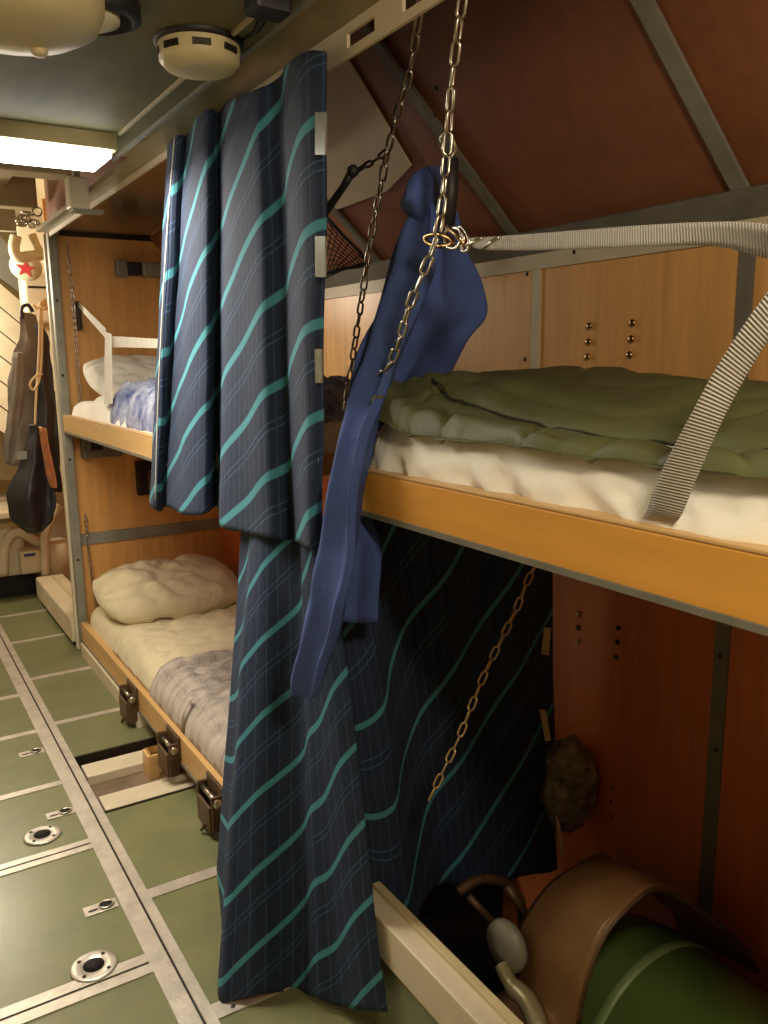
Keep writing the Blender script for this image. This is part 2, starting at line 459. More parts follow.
# wall strips
trim(B((WX-.008, -1, 1.742), (WX, 6.4, 1.785)), trim_white)
trim(PO([(WX-.012, -1, 1.785), (WX-.012, 6.4, 1.785), (WX-.045, 6.4, 1.84), (WX-.045, -1, 1.84)], (.04, 0, .012)), trim_dull)
trim(B((WX-.006, 1.805, 1.13), (WX, 1.840, 1.742)), trim_white)
trim(B((WX-.006, 1.14, 1.13), (WX, 1.178, 1.742)), trim_dull)
trim(B((WX-.006, 1.14, -.5), (WX, 1.178, 1.13)), trim_dull)
def slope_strip(y, w, m):
    return trim(PO([(WX, y-w/2, 1.828), (.86, y-w/2, 2.571), (.86, y+w/2, 2.571), (WX, y+w/2, 1.828)], (-.007, 0, -.007)), m)
slope_strip(1.90, .036, trim_dull); slope_strip(1.17, .040, trim_grey); slope_strip(2.64, .036, trim_dull)
# pale lining panel on the hull
trim(PO([(1.1375, 2.1173, 2.3119), (1.1791, 2.0411, 2.2724), (1.4144, 2.1027, 2.0488), (1.4500, 2.2894, 2.0150), (1.4543, 2.5691, 2.0109), (1.4578, 2.9186, 2.0076)], (-.004, 0, -.004)), cream)
# longitudinal deck joint and cross joints
trim(B((.465, -1, 0), (.512, 6.4, .005)), alu)
trim(B((.519, -1, 0), (.546, 6.4, .005)), alu)
trim(B((.511, -1, 0), (.520, 6.4, .0015)), screw_m)
for y, w in ((1.905, .075), (2.535, .062), (2.995, .034), (3.50, .034), (3.95, .034), (1.2, .06), (4.6, .03), (5.3, .03)):
    if w > .05:
        trim(B((HX0, y-w/2, 0), (.465, y-.004, .0035)), alu); trim(B((HX0, y+.004, 0), (.465, y+w/2, .0035)), alu)
        trim(B((HX0, y-.005, 0), (.465, y+.005, .0012)), screw_m)
    else: trim(B((HX0, y-w/2, 0), (.465, y+w/2, .0035)), alu)
for y, w in ((2.18, .045), (3.535, .034), (4.13, .034), (4.75, .03), (5.3, .03)):
    trim(B((.546, y-w/2, 0), (.83, y+w/2, .0035)), alu)
# corner plate at bottom centre with its screws
cpn = thing('deck_joint_plate', 'pale metal joint plate with screws on the deck under the lowest curtain hem', 'deck plate', (.67, 1.66, 0))
obj('plate', B((.546, 1.635, 0), (.80, 1.685, .004)), alu, cpn)
screws('screw', [(.59, 1.652, .004), (.60, 1.672, .004), (.70, 1.66, .004)], (0, 0, 1), .006, screw_m, cpn)
# hatch frame and cross beams
trim(B((.546, 2.695, -.10), (.86, 2.705, .004)), screw_m)
trim(B((.546, 3.165, -.10), (.86, 3.175, .004)), screw_m)
trim(B((.540, 2.70, -.06), (.548, 3.17, .002)), screw_m)
for yy, lb in ((2.79, 'cream painted beam crossing the open deck hatch, nearer the camera'), (3.065, 'cream painted beam crossing the open deck hatch, farther from the camera')):
    tag(obj('hatch_beam', B((.560, yy-.055, -.05), (1.0, yy+.055, -.012), bev=.004), cream), lb, 'beam', 'beams in the deck hatch')
bl = thing('bearing_block', 'small yellowish wooden block standing in the deck hatch below the lower bunk', 'block', (.80, 3.06, -.05))
obj('block_body', B((.765, 2.93, -.05), (.84, 3.01, .045), bev=.006), board_p, bl)
obj('block_cap', B((.775, 2.94, .045), (.835, 3.0, .052), bev=.003), brass, bl)

# hull-side rail above the berth front
trim(B((.725, -1, 2.118), (.842, 2.70, 2.135), (.790, 2.70, 2.118), (.842, 4.40, 2.135)), rail_m)
trim(B((.716, -1, 2.100), (.727, 2.70, 2.135)), trim_grey)
rl = bmesh.new()
box(rl, (.843, -1, 2.058), (.850, 1.72, 2.075)); box(rl, (.843, -1, 2.100), (.850, 1.72, 2.118)); box(rl, (.843, 1.72, 2.098), (.850, 4.40, 2.118))
y = -1
while y < 1.7:
    box(rl, (.843, y, 2.075), (.850, min(y+.09, 1.72), 2.100)); y += .19
trim(rl, trim_white)
trim(B((.660, -1, 2.102), (.668, 2.40, 2.109)), trim_white)

# ================================================================ LIGHT FIXTURE
lf = thing('ceiling_light', 'glowing white fluorescent ceiling light across the aisle beside the curtain rail', 'lamp', (.2, 2.48, 2.135))
obj('housing', B((-.55, 2.41, 2.066), (.66, 2.66, 2.135), bev=.004), plastic, lf)
obj('diffuser', B((-.53, 2.415, 2.046), (.645, 2.62, 2.066), bev=.006), glow, lf)
# round ventilator
c = (.25, 1.475, 0)
vn = thing('ceiling_vent', 'big round cream ventilator drum with a centre bolt on the ceiling', 'vent', (c[0], c[1], 2.135))
obj('drum', LA([(.138, 2.134), (.145, 2.10), (.143, 2.04), (.132, 2.015), (.10, 1.998), (.05, 1.990), (.015, 1.988)], c, 48), plastic, vn, True)
obj('bolt', LA([(.013, 1.994), (.013, 1.980), (.009, 1.976)], (.297, 1.50, .004), 12), plastic, vn, True)
lp = thing('ceiling_lamp_holder', 'small white round lens in a black ring beside the ceiling ventilator drum', 'lamp', (.46, 1.62, 2.135))
obj('ring', LA([(.075, 2.134), (.078, 2.085), (.062, 2.078), (.056, 2.10)], (.41, 1.585, 0), 32), rubber, lp, True)
obj('lens', LA([(.055, 2.13), (.052, 2.075), (.03, 2.065)], (.397, 1.58, 0), 24), cream, lp, True)
# smoke detector
sc = (.625, 1.665, 0)
sd = thing('smoke_detector', 'round cream smoke detector with dark side slots on the ceiling', 'smoke detector', (sc[0], sc[1], 2.135))
obj('base', LA([(.084, 2.12), (.086, 2.102), (.080, 2.098)], sc, 40), rubber, sd, True)
sdb = obj('body', LA([(.078, 2.104), (.079, 2.098), (.077, 2.070), (.066, 2.058), (.03, 2.054), (.012, 2.054)], sc, 40), plastic, sd, True)
for k in range(8):
    a = 2*PI*k/8+.5; bm = B((.0755, -.017, 2.077), (.0795, .017, 2.089))
    bmesh.ops.rotate(bm, verts=bm.verts, cent=(0, 0, 0), matrix=Matrix.Rotation(a, 3, 'Z')); bmesh.ops.translate(bm, verts=bm.verts, vec=sc)
    obj('slot', bm, screw_m, sdb)
cf = thing('ceiling_clamp', 'black clamp fitting on the ceiling beside the smoke detector', 'clamp', (.66, 1.38, 2.135))
obj('clamp_body', B((.63, 1.40, 2.085), (.70, 1.46, 2.135), bev=.01), rubber, cf)
obj('clamp_pipe', T([(.665, 1.42, 2.10), (.70, 1.56, 2.11), (.685, 1.72, 2.12)], .008), rubber, cf, True)
jb = thing('junction_box', 'small white box hanging under the rail at the far end of the ceiling', 'box', (.72, 3.35, 2.118))
obj('case', B((.715, 3.28, 2.055), (.785, 3.36, 2.165), bev=.008), cream, jb)
obj('bracket', B((.725, 3.29, 2.046), (.835, 3.35, 2.056)), trim_grey, jb)
obj('hanger', B((.74, 3.30, 2.165), (.76, 3.34, 2.62)), trim_grey, jb)

# ================================================================ BUNKS
def bunk(name, label, y0, y1, z0, z1, m, lip=True):
    t = thing(name, label, 'bunk', (.84, (y0+y1)/2, z0))
    sbd = obj('side_board', B((.840, y0, z0), (.862, y1, z1), bev=.003), m, t)
    obj('end_board', B((.862, y1-.02, z0), (1.60, y1, z1-.01)), m, t)
    obj('end_board', B((.862, y0, z0), (1.60, y0+.02, z1-.01)), m, t)
    obj('base_panel', B((.862, y0+.02, z0+.002), (1.62, y1-.02, z0+.018)), wood_shade_red, t)
    if lip:
        obj('top_edge', B((.8395, y0, z1), (.872, y1, z1+.006), bev=.002), board_p, sbd)
        obj('lower_strip', B((.836, y0, z0-.008), (.864, y1, z0+.002)), trim_dull, sbd)
    return t
nb = bunk('bunk_bed', 'nearest upper bunk with a varnished yellow side board under the green quilt', -.9, 1.470, 1.196, 1.278, board_y)
fb = bunk('bunk_bed', 'far upper bunk with a pale side board on the left behind the striped curtain', 2.15, 4.40, 1.165, 1.240, board_p)
lb_ = bunk('bunk_bed', 'lower bunk near the deck with dark latches along its pale wooden side', 1.95, 4.35, .075, .168, board_p)
obj('leg', B((.90, 2.3, 0), (1.55, 2.36, .075)), board_p, lb_); obj('leg', B((.90, 4.1, 0), (1.55, 4.16, .075)), board_p, lb_)
obj('plinth', B((.826, 3.30, 0), (.885, 4.34, .070), bev=.003), cream, lb_)
# bunk mattresses
def crest(h, r):
    return lambda d: h*math.sqrt(max(0, 1-(1-min(d/r, 1))**2))
c1 = crest(.10, .05)
def nz(x, y, s, k=0): return noise.noise(Vector((x*s, y*s, k)))
def fold(x, y, s, k=0): return abs(noise.noise(Vector((x*s, y*s, k))))
slab('mattress', .872, 1.60, -.85, 1.468, 1.216, lambda x, y, d: 1.325+crest(.052, .04)(d)+.004*nz(x, y, 9), sheet_m, None, 30, 260, .04,
     side=lambda x, y, t: .012*math.sin(PI*min(1, t*1.05))+.008*nz(y*1.2, t*.5, 6, 3)*math.sin(PI*t)+.016*(.4-2*fold(y+t*.10, t*.12, 12, 6))*math.sin(PI*min(t*.95+.05,1))**.6, rows=12)
tag(bpy.context.scene.objects['mattress'], 'mattress in a rumpled white sheet under the olive green quilt', 'mattress')
# olive quilt
c2 = crest(.068, .05)
def qlow(x, y): return 1.362+.035*min(1, max(0, (y-1.27)/.17))**1.5+.006*nz(0, y, 4, 8)
def quilt(x, y, d):
    e = min(1, max(0, (y-.95)/.40)); e = e*e*(3-2*e)                  # plumper towards the foot end
    z = qlow(x, y)+.006+(.020+.030*e)*math.sqrt(max(0, 1-(1-min(d/.022, 1))**2))
    dd = min(1, max(0, d-.055)/(.34-.24*e)); z += (.070-.022*e)*dd*(2-dd)
    sm = .062+.03*e
    z -= .014*math.exp(-((d-sm)/.010)**2)
    z += .008*nz(x, y, 5)+.005*nz(x, y, 12, 4)-.010*max(0, 1-fold(x, y, 7, 7)*6)
    for k in range(14):
        yy = 1.33-k*.165+.03*math.sin(k*2.1); sl = (x-.86)*.5*math.sin(k*1.3)
        z -= .007*math.exp(-((y-yy-sl)/.008)**2)*(1 if d < sm else math.exp(-(d-sm)/.02))
    return z
q = slab('quilt', .862, 1.635, -.80, 1.502, qlow, quilt, olive_m, None, 90, 420, .11,
         edge=lambda x, y: (.012*nz(0, y, 7, 5), .010*nz(x, 0, 9, 2)), side=lambda x, y, t: .008*math.sin(PI*t), rows=4)
tag(q, 'olive green padded quilt spread over the nearest upper bunk', 'quilt')
sp = []
for i in range(90):
    yq = -.72+i*(1.34+.72)/89; sp.append((yq, .862+.064+.03*min(1, max(0, (yq-.95)/.4))))
path = [(x, y) for y, x in sp]+[(.965, 1.365), (1.02, 1.385), (1.12, 1.395), (1.25, 1.39)]
pz = []
for x, y in path:
    pz.append((x+.004*nz(y, 1, 9), y, quilt(x, y, .10 if y > 1.3 else x-.862)+.006))
obj('seam', T(crom(pz, 2), .0022, 6), mat('olive_thread', (34, 36, 18), .9), q, True)
tog = thing('quilt_toggle', 'small green toggle at the rounded corner of the olive quilt', 'toggle', (0.8500, 1.4050, 1.4210))
obj('cord_stub', T([(0.8600, 1.3840, 1.4290), (0.8500, 1.3940, 1.4260)], .0035), olive_m, tog, True)
obj('toggle_body', T([(0.8500, 1.3940, 1.4310), (0.8450, 1.4010, 1.4120)], [.0045, .006]), olive_m, tog, True)
# wall bolts
bt = thing('bolt_plate_fixings', 'six brass bolt heads in two columns on the upper wall panel', 'bolts', (WX, 1.6, 1.54))
screws('bolt', [(1.6460, 1.6150, 1.5790), (1.6460, 1.6170, 1.5380), (1.6460, 1.6190, 1.4990), (1.6460, 1.4700, 1.5810), (1.6460, 1.4710, 1.5420), (1.6460, 1.4750, 1.5030)], (1, 0, 0), .010, brass, bt)
bt = thing('bolt_plate_fixings', 'group of bolt heads in two columns on the red-brown shaded wall under the near bunk', 'bolts', (WX, 1.6, .8))
screws('bolt', [(1.6460, 1.6220, 0.7870), (1.6460, 1.6190, 0.7060)], (1, 0, 0), .009, brass, bt)
screws('dark_bolt', [(1.6460, 1.6210, 0.7470), (1.6460, 1.4750, 0.7870), (1.6460, 1.4760, 0.7470), (1.6460, 1.4780, 0.7050)], (1, 0, 0), .008, screw_m, bt)
bt = thing('small_screws', 'row of small dark screws low on the red-brown shaded wall', 'screws', (WX, 1.6, .4))
screws('screw', [(1.6470, 1.4740, 0.3250), (1.6470, 1.4760, 0.2820), (1.6470, 1.4730, 0.2400)], (1, 0, 0), .005, screw_m, bt)
bt = thing('strip_screws', 'dark screws down the grey strip of the wall', 'screws', (WX, 1.16, 1.))
screws('screw', [(1.6420, 1.1600, 0.8060), (1.6420, 1.1540, 0.5720), (1.6420, 1.8580, 1.7330), (1.6420, 1.8600, 1.4950), (1.6420, 1.6740, 1.7730)], (1, 0, 0), .006, screw_m, bt)
bt = thing('panel_screws', 'screws along the diagonal strips of the sloping hull panels', 'screws', (1.3, 1.5, 2.2))
screws('screw', [(1.1824, 1.8687, 2.2693), (1.3376, 1.8848, 2.1218), (1.4898, 1.8880, 1.9772), (1.3356, 1.1607, 2.1236), (1.4897, 1.1696, 1.9773), (1.2946, 1.8155, 2.1626)], (.7, 0, .7), .007, screw_m, bt)

# lower bunk bedding
c3 = crest(.10, .07)
m_ = slab('mattress', .868, 1.62, 2.0, 4.32, .09, lambda x, y, d: .165+c3(d)+.006*nz(x, y, 8)+.012*nz(x, y*.5, 6, 3)-.018*max(0, 1-fold(x+y*.5, y, 6)*7), pillow_m, None, 40, 110, .05)
tag(m_, 'mattress in a cream sheet on the lower bunk, half under a grey blanket', 'mattress')
p_ = pillow('pillow', (1.235, 4.10, .34), .385, .26, .135, pillow_m, .05, .22, seed=3)
tag(p_, 'large plump cream pillow against the partition on the lower bunk', 'pillow')
# folded-over cream top sheet near the pillow
m_ = slab('top_sheet', .862, 1.60, 3.18, 3.82, .18, lambda x, y, d: .20+crest(.098, .09)(d)+.016*nz(x, y, 6, 9)+.010*nz(x, y, 14, 1)-.018*max(0, 1-fold(x*.7+y*.6, y-x*.3, 6, 2)*7), pillow_m, None, 40, 50, .04)
tag(m_, 'cream top sheet folded back across the lower bunk between pillow and blanket', 'sheet')
def gblank(x, y, d):
    return .195+crest(.115, .12)(d)+.015*nz(x, y, 5, 9)+.016*(.5-fold(x*.45+y*.5, y*1.0, 13, 3)*2)+.006*nz(x, y, 24, 1)-.020*max(0, 1-fold(x*.5-y*.3, y, 9, 12)*5)-.014*max(0, 1-fold(x*.4+y*.2, y*1.3, 15, 2)*5)
m_ = slab('blanket', .858, 1.62, 2.0, 3.30, .165, gblank, greyblanket, None, 80, 160, .06,
          edge=lambda x, y: (0, (.06*math.sin((x-.85)*5)-.05)*(1 if y > 2.8 else 0)))
tag(m_, 'crumpled grey checked blanket over the foot of the lower bunk', 'blanket')
hp = [(.866+i*.03, 3.30+(.06*math.sin((.016+i*.03)*5)-.05)+.004, gblank(.866+i*.03, 3.2, min(.05, .004+i*.03))-.045+.03*min(1, i/4)) for i in range(25)]
obj('dark_hem', T(crom(hp, 3), .008, 8), mat('navy_hem', (36, 38, 52), .9), m_, True)

# latches on the lower bunk side
def latch(y, label):
    t = thing('bunk_latch', label, 'latch', (.84, y, .12), 'dark latches along the lower bunk side')
    obj('back_plate', B((.830, y-.072, .082), (.841, y+.072, .172), bev=.004), brown_m, t)
    obj('cheek', B((.796, y-.070, .028), (.835, y-.058, .150), bev=.004), brown_m, t)
    obj('cheek', B((.796, y+.058, .028), (.835, y+.070, .150), bev=.004), brown_m, t)
    obj('flap', B((.790, y-.058, .022), (.800, y+.058, .112), bev=.005), brown_m, t)
    pn = obj('hinge_pin', T([(.812, y-.080, .132), (.812, y+.080, .132)], .009, 10), steel, t, True)
    obj('pin_head', LA([(.004, -.004), (.014, -.003), (.014, .003), (.004, .004)], (.812, y-.080, .132), 12, 'Y'), steel, pn, True)
    obj('handle', T([(.806, y-.02, .06), (.785, y-.015, .03), (.782, y, -.0+.012)], .006, 8), brown_m, t, True)
    return t
l0 = latch(3.37, 'dark iron latch on the lower bunk side, farthest of the three')
dup(l0, (0, -.54, 0), 'dark iron latch on the lower bunk side above the open hatch, middle of the three')
dup(l0, (0, -.97, 0), 'dark iron latch on the lower bunk side beside the hanging curtain, nearest of the three')

# far upper bunk bedding
m_ = slab('mattress', .868, 1.60, 2.2, 4.37, 1.18, lambda x, y, d: 1.235+crest(.075, .06)(d)+.008*nz(x, y, 9, 1), sheet_m, None, 24, 70, .05)
tag(m_, 'mattress in a white sheet on the far upper bunk', 'mattress')
p_ = pillow('pillow', (1.16, 4.12, 1.42), .27, .20, .085, sheet_m, .0, .40, seed=9)
tag(p_, 'white pillow propped at the head of the far upper bunk', 'pillow')
def bb(x, y, d): return 1.25+crest(.16, .10)(d)+.05*nz(x, y, 5, 2)+.035*(.5-2*fold(x+y*.4, y*.7, 11, 5))+.012*nz(x, y, 25)
m_ = slab('blanket', .872, 1.50, 2.25, 3.66, 1.235, bb, blueblanket, None, 50, 90, .1)
tag(m_, 'crumpled blue and white checked blanket on the far upper bunk', 'blanket')
m_ = slab('folded_sheet', .872, 1.4, 3.62, 4.02, 1.235, lambda x, y, d: 1.25+crest(.10, .09)(d)+.02*nz(x, y, 9, 6), sheet_m, None, 24, 24, .06)
tag(m_, 'white sheet bunched beside the blue blanket on the far upper bunk', 'sheet')
# chains and strap at that bunk
chain('bunk_chain', 'thin chain down the orange partition holding the far upper bunk', [(.93, 4.405, 2.08), (.935, 4.40, 1.75), (.93, 4.39, 1.28)], .036, .018, .0028, steel)
chain('bunk_chain', 'short chain hanging against the grey post beside the lower pillow', [(.915, 4.40, .74), (.918, 4.40, .50), (.935, 4.39, .22)], .036, .018, .0028, steel)
st = thing('retaining_strap', 'white webbing strap crossing the pillow of the far upper bunk', 'strap', (.87, 3.8, 1.25))
obj('sloping_strap', PO([(.955, 4.38, 1.800), (.955, 4.38, 1.770), (0.8850, 3.5830, 1.5910), (0.8850, 3.6020, 1.6410)], (.003, 0, 0)), web_w, st)
obj('hanging_strap', PO([(0.8850, 3.6070, 1.6250), (0.8850, 3.5120, 1.6140), (0.8700, 3.5150, 1.3320), (0.8700, 3.6490, 1.3260)], (.003, 0, 0)), web_w, st)
obj('cross_strap', PO([(0.8850, 3.5780, 1.6080), (0.8850, 3.5910, 1.5630), (.95, 2.9, 1.545), (.95, 2.9, 1.575)], (.004, 0, 0)), web_w, st)
obj('buckle', B((.945, 4.37, 1.66), (.965, 4.40, 1.80), bev=.003), rubber, st)
ps = thing('post_screws', 'screws down the grey post at the end of the partition', 'screws', (.86, 4.38, 1.))
screws('screw', [(.856, 4.379, z) for z in (.5, 1.02, 1.44, 1.80)], (0, 1, 0), .007, screw_m, ps)
# reading lamp & fittings on the partition
rlp = thing('reading_lamp', 'small metal reading lamp fitting on the orange partition above the far upper bunk', 'lamp', (1.2, 4.43, 1.95))
obj('mount', B((1.155, 4.38, 1.925), (1.21, 4.43, 2.01), bev=.006), trim_grey, rlp)
obj('lens', B((1.21, 4.37, 1.935), (1.28, 4.43, 2.0), bev=.01), rubber, rlp)
obj('tube_shade', B((1.28, 4.36, 1.93), (1.46, 4.43, 2.0), bev=.012), trim_grey, rlp)
fx = thing('bunk_bracket', 'grey metal bracket box under the head of the far upper bunk', 'bracket', (1.0, 4.40, 1.05))
obj('bracket_body', B((.92, 4.37, 1.02), (1.12, 4.43, 1.15), bev=.004), trim_dull, fx)
obj('bracket_hole', B((.96, 4.364, 1.06), (1.02, 4.372, 1.12)), screw_m, fx)
fx = thing('switch_box', 'dark square switch box on the partition under the far upper bunk', 'switch', (1.3, 4.43, .9))
obj('box_body', B((1.19, 4.385, .80), (1.40, 4.43, .985), bev=.012), screw_m, fx)
obj('cover', B((1.24, 4.375, .83), (1.35, 4.386, .93), bev=.01), brown_m, fx)

# ================================================================ CURTAINS
# upper curtain: control columns, top and hem, alternating in and out for the pleats
def curtain_rows(cols, zs=(0, .33, .66, 1), sag=0):
    rows = []
    for t in zs:
        row = []
        for tp, bt_ in cols:
            tp, bt_ = Vector(tp), Vector(bt_); row.append(tp.lerp(bt_, t))
        rows.append(row)
    return rows
cols = [((0.8300, 2.4920, 2.1620), (0.8300, 2.9170, 1.0020)), ((0.8150, 2.3920, 2.1590), (0.8000, 2.7790, 1.0110)), ((0.8250, 2.3620, 2.1610), (0.8200, 2.7680, 1.0000)),
        ((0.8400, 2.3470, 2.1670), (0.8400, 2.7620, 1.0160)), ((0.8100, 2.1870, 2.1350), (0.7900, 2.4220, 1.0460)), ((0.8100, 2.1080, 2.1300), (0.7900, 2.2350, 1.0740)), ((0.8400, 2.1300, 2.1400), (0.8400, 2.2800, 1.0860)),
        ((0.8380, 2.0850, 2.1280), (0.8300, 2.2230, 1.0770)), ((0.8100, 1.9590, 2.1000), (0.7950, 2.1120, 1.0540)), ((0.8000, 1.8700, 2.0870), (0.7800, 1.9140, 1.0730)),
        ((0.8000, 1.7860, 2.0780), (0.7700, 1.7560, 1.0920)), ((0.8250, 1.7680, 2.0890), (0.8000, 1.7330, 1.0880)), ((0.8300, 1.7270, 2.0950), (0.8200, 1.7320, 1.0850)),
        ((0.8100, 1.6600, 2.0930), (0.8000, 1.6640, 1.0950)), ((0.7900, 1.5700, 2.0800), (0.7650, 1.5430, 1.1090)), ((0.7900, 1.5100, 2.0740), (0.7700, 1.5160, 1.1070)), ((0.8000, 1.4700, 2.0620), (0.7850, 1.5130, 1.1050))]
uc = thing('curtain', 'upper dark blue curtain with diagonal teal stripes hanging from the ceiling rail', 'curtain', (.82, 1.9, 1.05))
sheet('cloth', curtain_rows(cols), curtain_a, uc, 7, 14, .003, .005, 5)
obj('white_edge_tape', T(crom([(0.8180, 2.3840, 2.1570), (0.8050, 2.4960, 1.8240), (0.7970, 2.6150, 1.4440), (0.7920, 2.7220, 1.0470)], 6), .0022), web_w, uc, True)
obj('clear_clip', PO([(0.7780, 1.4820, 1.9580), (0.7780, 1.4420, 1.9480), (0.7780, 1.4460, 1.8750), (0.7780, 1.4860, 1.8830)], (.004, 0, 0)), clip_m, uc)
obj('clear_clip', PO([(0.7780, 1.4950, 1.7360), (0.7780, 1.4540, 1.7310), (0.7780, 1.4580, 1.6560), (0.7780, 1.4990, 1.6600)], (.004, 0, 0)), clip_m, uc)
obj('clear_clip', PO([(0.7780, 1.5250, 1.5220), (0.7780, 1.4820, 1.5210), (0.7780, 1.4850, 1.4550), (0.7780, 1.5290, 1.4540)], (.004, 0, 0)), clip_m, uc)
obj('clear_clip', PO([(0.7780, 1.5520, 1.2980), (0.7780, 1.5070, 1.3030), (0.7780, 1.5110, 1.2250), (0.7780, 1.5570, 1.2190)], (.004, 0, 0)), clip_m, uc)
uc.children[-1]
# wire between the bunks that carries the lower curtain
tag(obj('curtain_wire', T([(.85, 1.49, 1.155), (.85, 2.14, 1.15)], .004), steel, None, True), 'thin steel wire under the upper bunks carrying the lower curtain', 'wire')
colb = [((.84, 2.06, 1.14), (0.6820, 1.9800, 0.1410)), ((.83, 1.99, 1.14), (0.6450, 1.8600, 0.0500)), ((.81, 1.93, 1.14), (0.5730, 1.7000, 0.0040)), ((.80, 1.88, 1.14), (0.6010, 1.6600, 0.0120)), ((.80, 1.83, 1.14), (0.6550, 1.6300, 0.0230)),
        ((.825, 1.78, 1.14), (0.7260, 1.6400, -0.0090)), ((.845, 1.73, 1.14), (0.7550, 1.6100, -0.0040)), ((.825, 1.69, 1.14), (0.7580, 1.5400, 0.0290)),
        ((.81, 1.64, 1.14), (0.7900, 1.4920, 0.0270)), ((.815, 1.60, 1.14), (0.8000, 1.3900, 0.0860)), ((.83, 1.56, 1.14), (0.8280, 1.3420, 0.1050))]
lc = thing('curtain', 'lower dark curtain with teal stripes hanging down to the deck below the jacket sleeve', 'curtain', (.72, 1.6, .05))
sheet('cloth', curtain_rows(colb, (0, .25, .5, .75, 1)), curtain_b, lc, 7, 12, .003, .005, 4)
# cross curtain under the near bunk
colc = [((.80, 1.55, 1.17), (0.8700, 1.5000, 0.3170)), ((.84, 1.56, 1.17), (0.9110, 1.4900, 0.2240)), ((.88, 1.565, 1.17), (0.9550, 1.4800, 0.1540)), ((.91, 1.57, 1.17), (0.9930, 1.4900, 0.1240)), ((.95, 1.585, 1.17), (1.0740, 1.5600, 0.1360)),
        ((1.03, 1.60, 1.17), (1.1660, 1.6100, 0.1290)), ((1.14, 1.59, 1.17), (1.2450, 1.6000, 0.1020)), ((1.27, 1.61, 1.17), (1.3580, 1.6100, 0.0660)),
        ((1.38, 1.60, 1.17), (1.4480, 1.6000, 0.0570)), ((1.47, 1.61, 1.17), (1.5340, 1.6100, 0.0320)), ((1.52, 1.61, 1.17), (1.5770, 1.6100, 0.0300))]
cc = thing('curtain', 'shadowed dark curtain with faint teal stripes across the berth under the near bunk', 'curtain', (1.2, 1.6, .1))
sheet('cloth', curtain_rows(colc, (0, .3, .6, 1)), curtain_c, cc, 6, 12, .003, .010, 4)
for a in (((545, 627), (552, 628), (550, 655), (543, 654)), ((540, 709), (546, 710), (549, 739), (544, 739))): pass
obj('clip', PO([(1.4880, 1.5900, 0.7870), (1.5100, 1.5900, 0.7810), (1.5050, 1.5900, 0.7050), (1.4800, 1.5900, 0.7130)], (0, -.004, 0)), plastic, cc)
obj('clip', PO([(1.4770, 1.5900, 0.5560), (1.4990, 1.5900, 0.5480), (1.5210, 1.5900, 0.4540), (1.5020, 1.5900, 0.4560)], (0, -.004, 0)), plastic, cc)
# ================================================================ JACKET
jk = thing('jacket', 'blue cotton work jacket hanging from the chain with a long sleeve drooping down', 'jacket', (.95, 1.48, 1.0))
def esec(l, r, d, k=14):
    l, r = Vector(l), Vector(r); c = (l+r)/2; a = (r-l)/2; n = a.cross(Vector((0, 0, 1))).normalized()*d
    return [c+a*math.cos(2*PI*i/k)+n*(math.sin(2*PI*i/k)*(1+.3*math.sin(3*i))+(.55 if i % 3 == 1 else -.35)*abs(math.sin(2*PI*i/k))) for i in range(k)]
body = [esec((1.0260, 1.4600, 1.8800), (1.0610, 1.4600, 1.8870), .010), esec((1.0010, 1.4600, 1.8240), (1.0690, 1.4600, 1.8220), .022), esec((0.9630, 1.4700, 1.7280), (1.1160, 1.4700, 1.7360), .035),
        esec((0.9300, 1.4800, 1.6390), (1.1620, 1.4800, 1.6500), .045), esec((0.9000, 1.4800, 1.5820), (1.1770, 1.4800, 1.5950), .045), esec((0.8820, 1.4900, 1.5290), (1.1430, 1.4900, 1.5390), .04), esec((0.8690, 1.5200, 1.4370), (1.0940, 1.5200, 1.4310), .03),
        esec((0.8410, 1.5100, 1.3150), (0.9190, 1.5100, 1.2990), .02), esec((0.7980, 1.4800, 1.2070), (0.8890, 1.4800, 1.1970), .018), esec((0.7650, 1.4400, 1.1340), (0.8890, 1.4500, 1.1160), .02), esec((0.7460, 1.4200, 0.9820), (0.8660, 1.4400, 0.9550), .018)]
sheet('body', body, blue_m, jk, 4, 6, 0, .012, 9, True, True)
slv = [esec((0.9500, 1.3990, 1.7950), (0.9500, 1.3450, 1.7860), .010), esec((0.9400, 1.4340, 1.7500), (0.9400, 1.3120, 1.7350), .018), esec((0.9300, 1.4640, 1.6860), (0.9300, 1.3110, 1.6620), .022), esec((0.9100, 1.4840, 1.5890), (0.9100, 1.3630, 1.5640), .024), esec((0.8700, 1.5010, 1.4680), (0.8700, 1.3880, 1.4500), .024),
       esec((0.8100, 1.4660, 1.3410), (0.8100, 1.3640, 1.3250), .024), esec((0.7750, 1.4770, 1.1780), (0.7750, 1.3590, 1.1780), .022), esec((0.7500, 1.4950, 1.0300), (0.7500, 1.3510, 1.0440), .022),
       esec((0.7400, 1.5290, 0.9140), (0.7400, 1.4030, 0.9290), .022), esec((0.7400, 1.5810, 0.8020), (0.7400, 1.4560, 0.8260), .018), esec((0.7400, 1.5780, 0.7840), (0.7400, 1.4800, 0.8030), .016)]
sheet('sleeve', slv, blue_m, jk, 4, 6, 0, .010, 10, True, True)
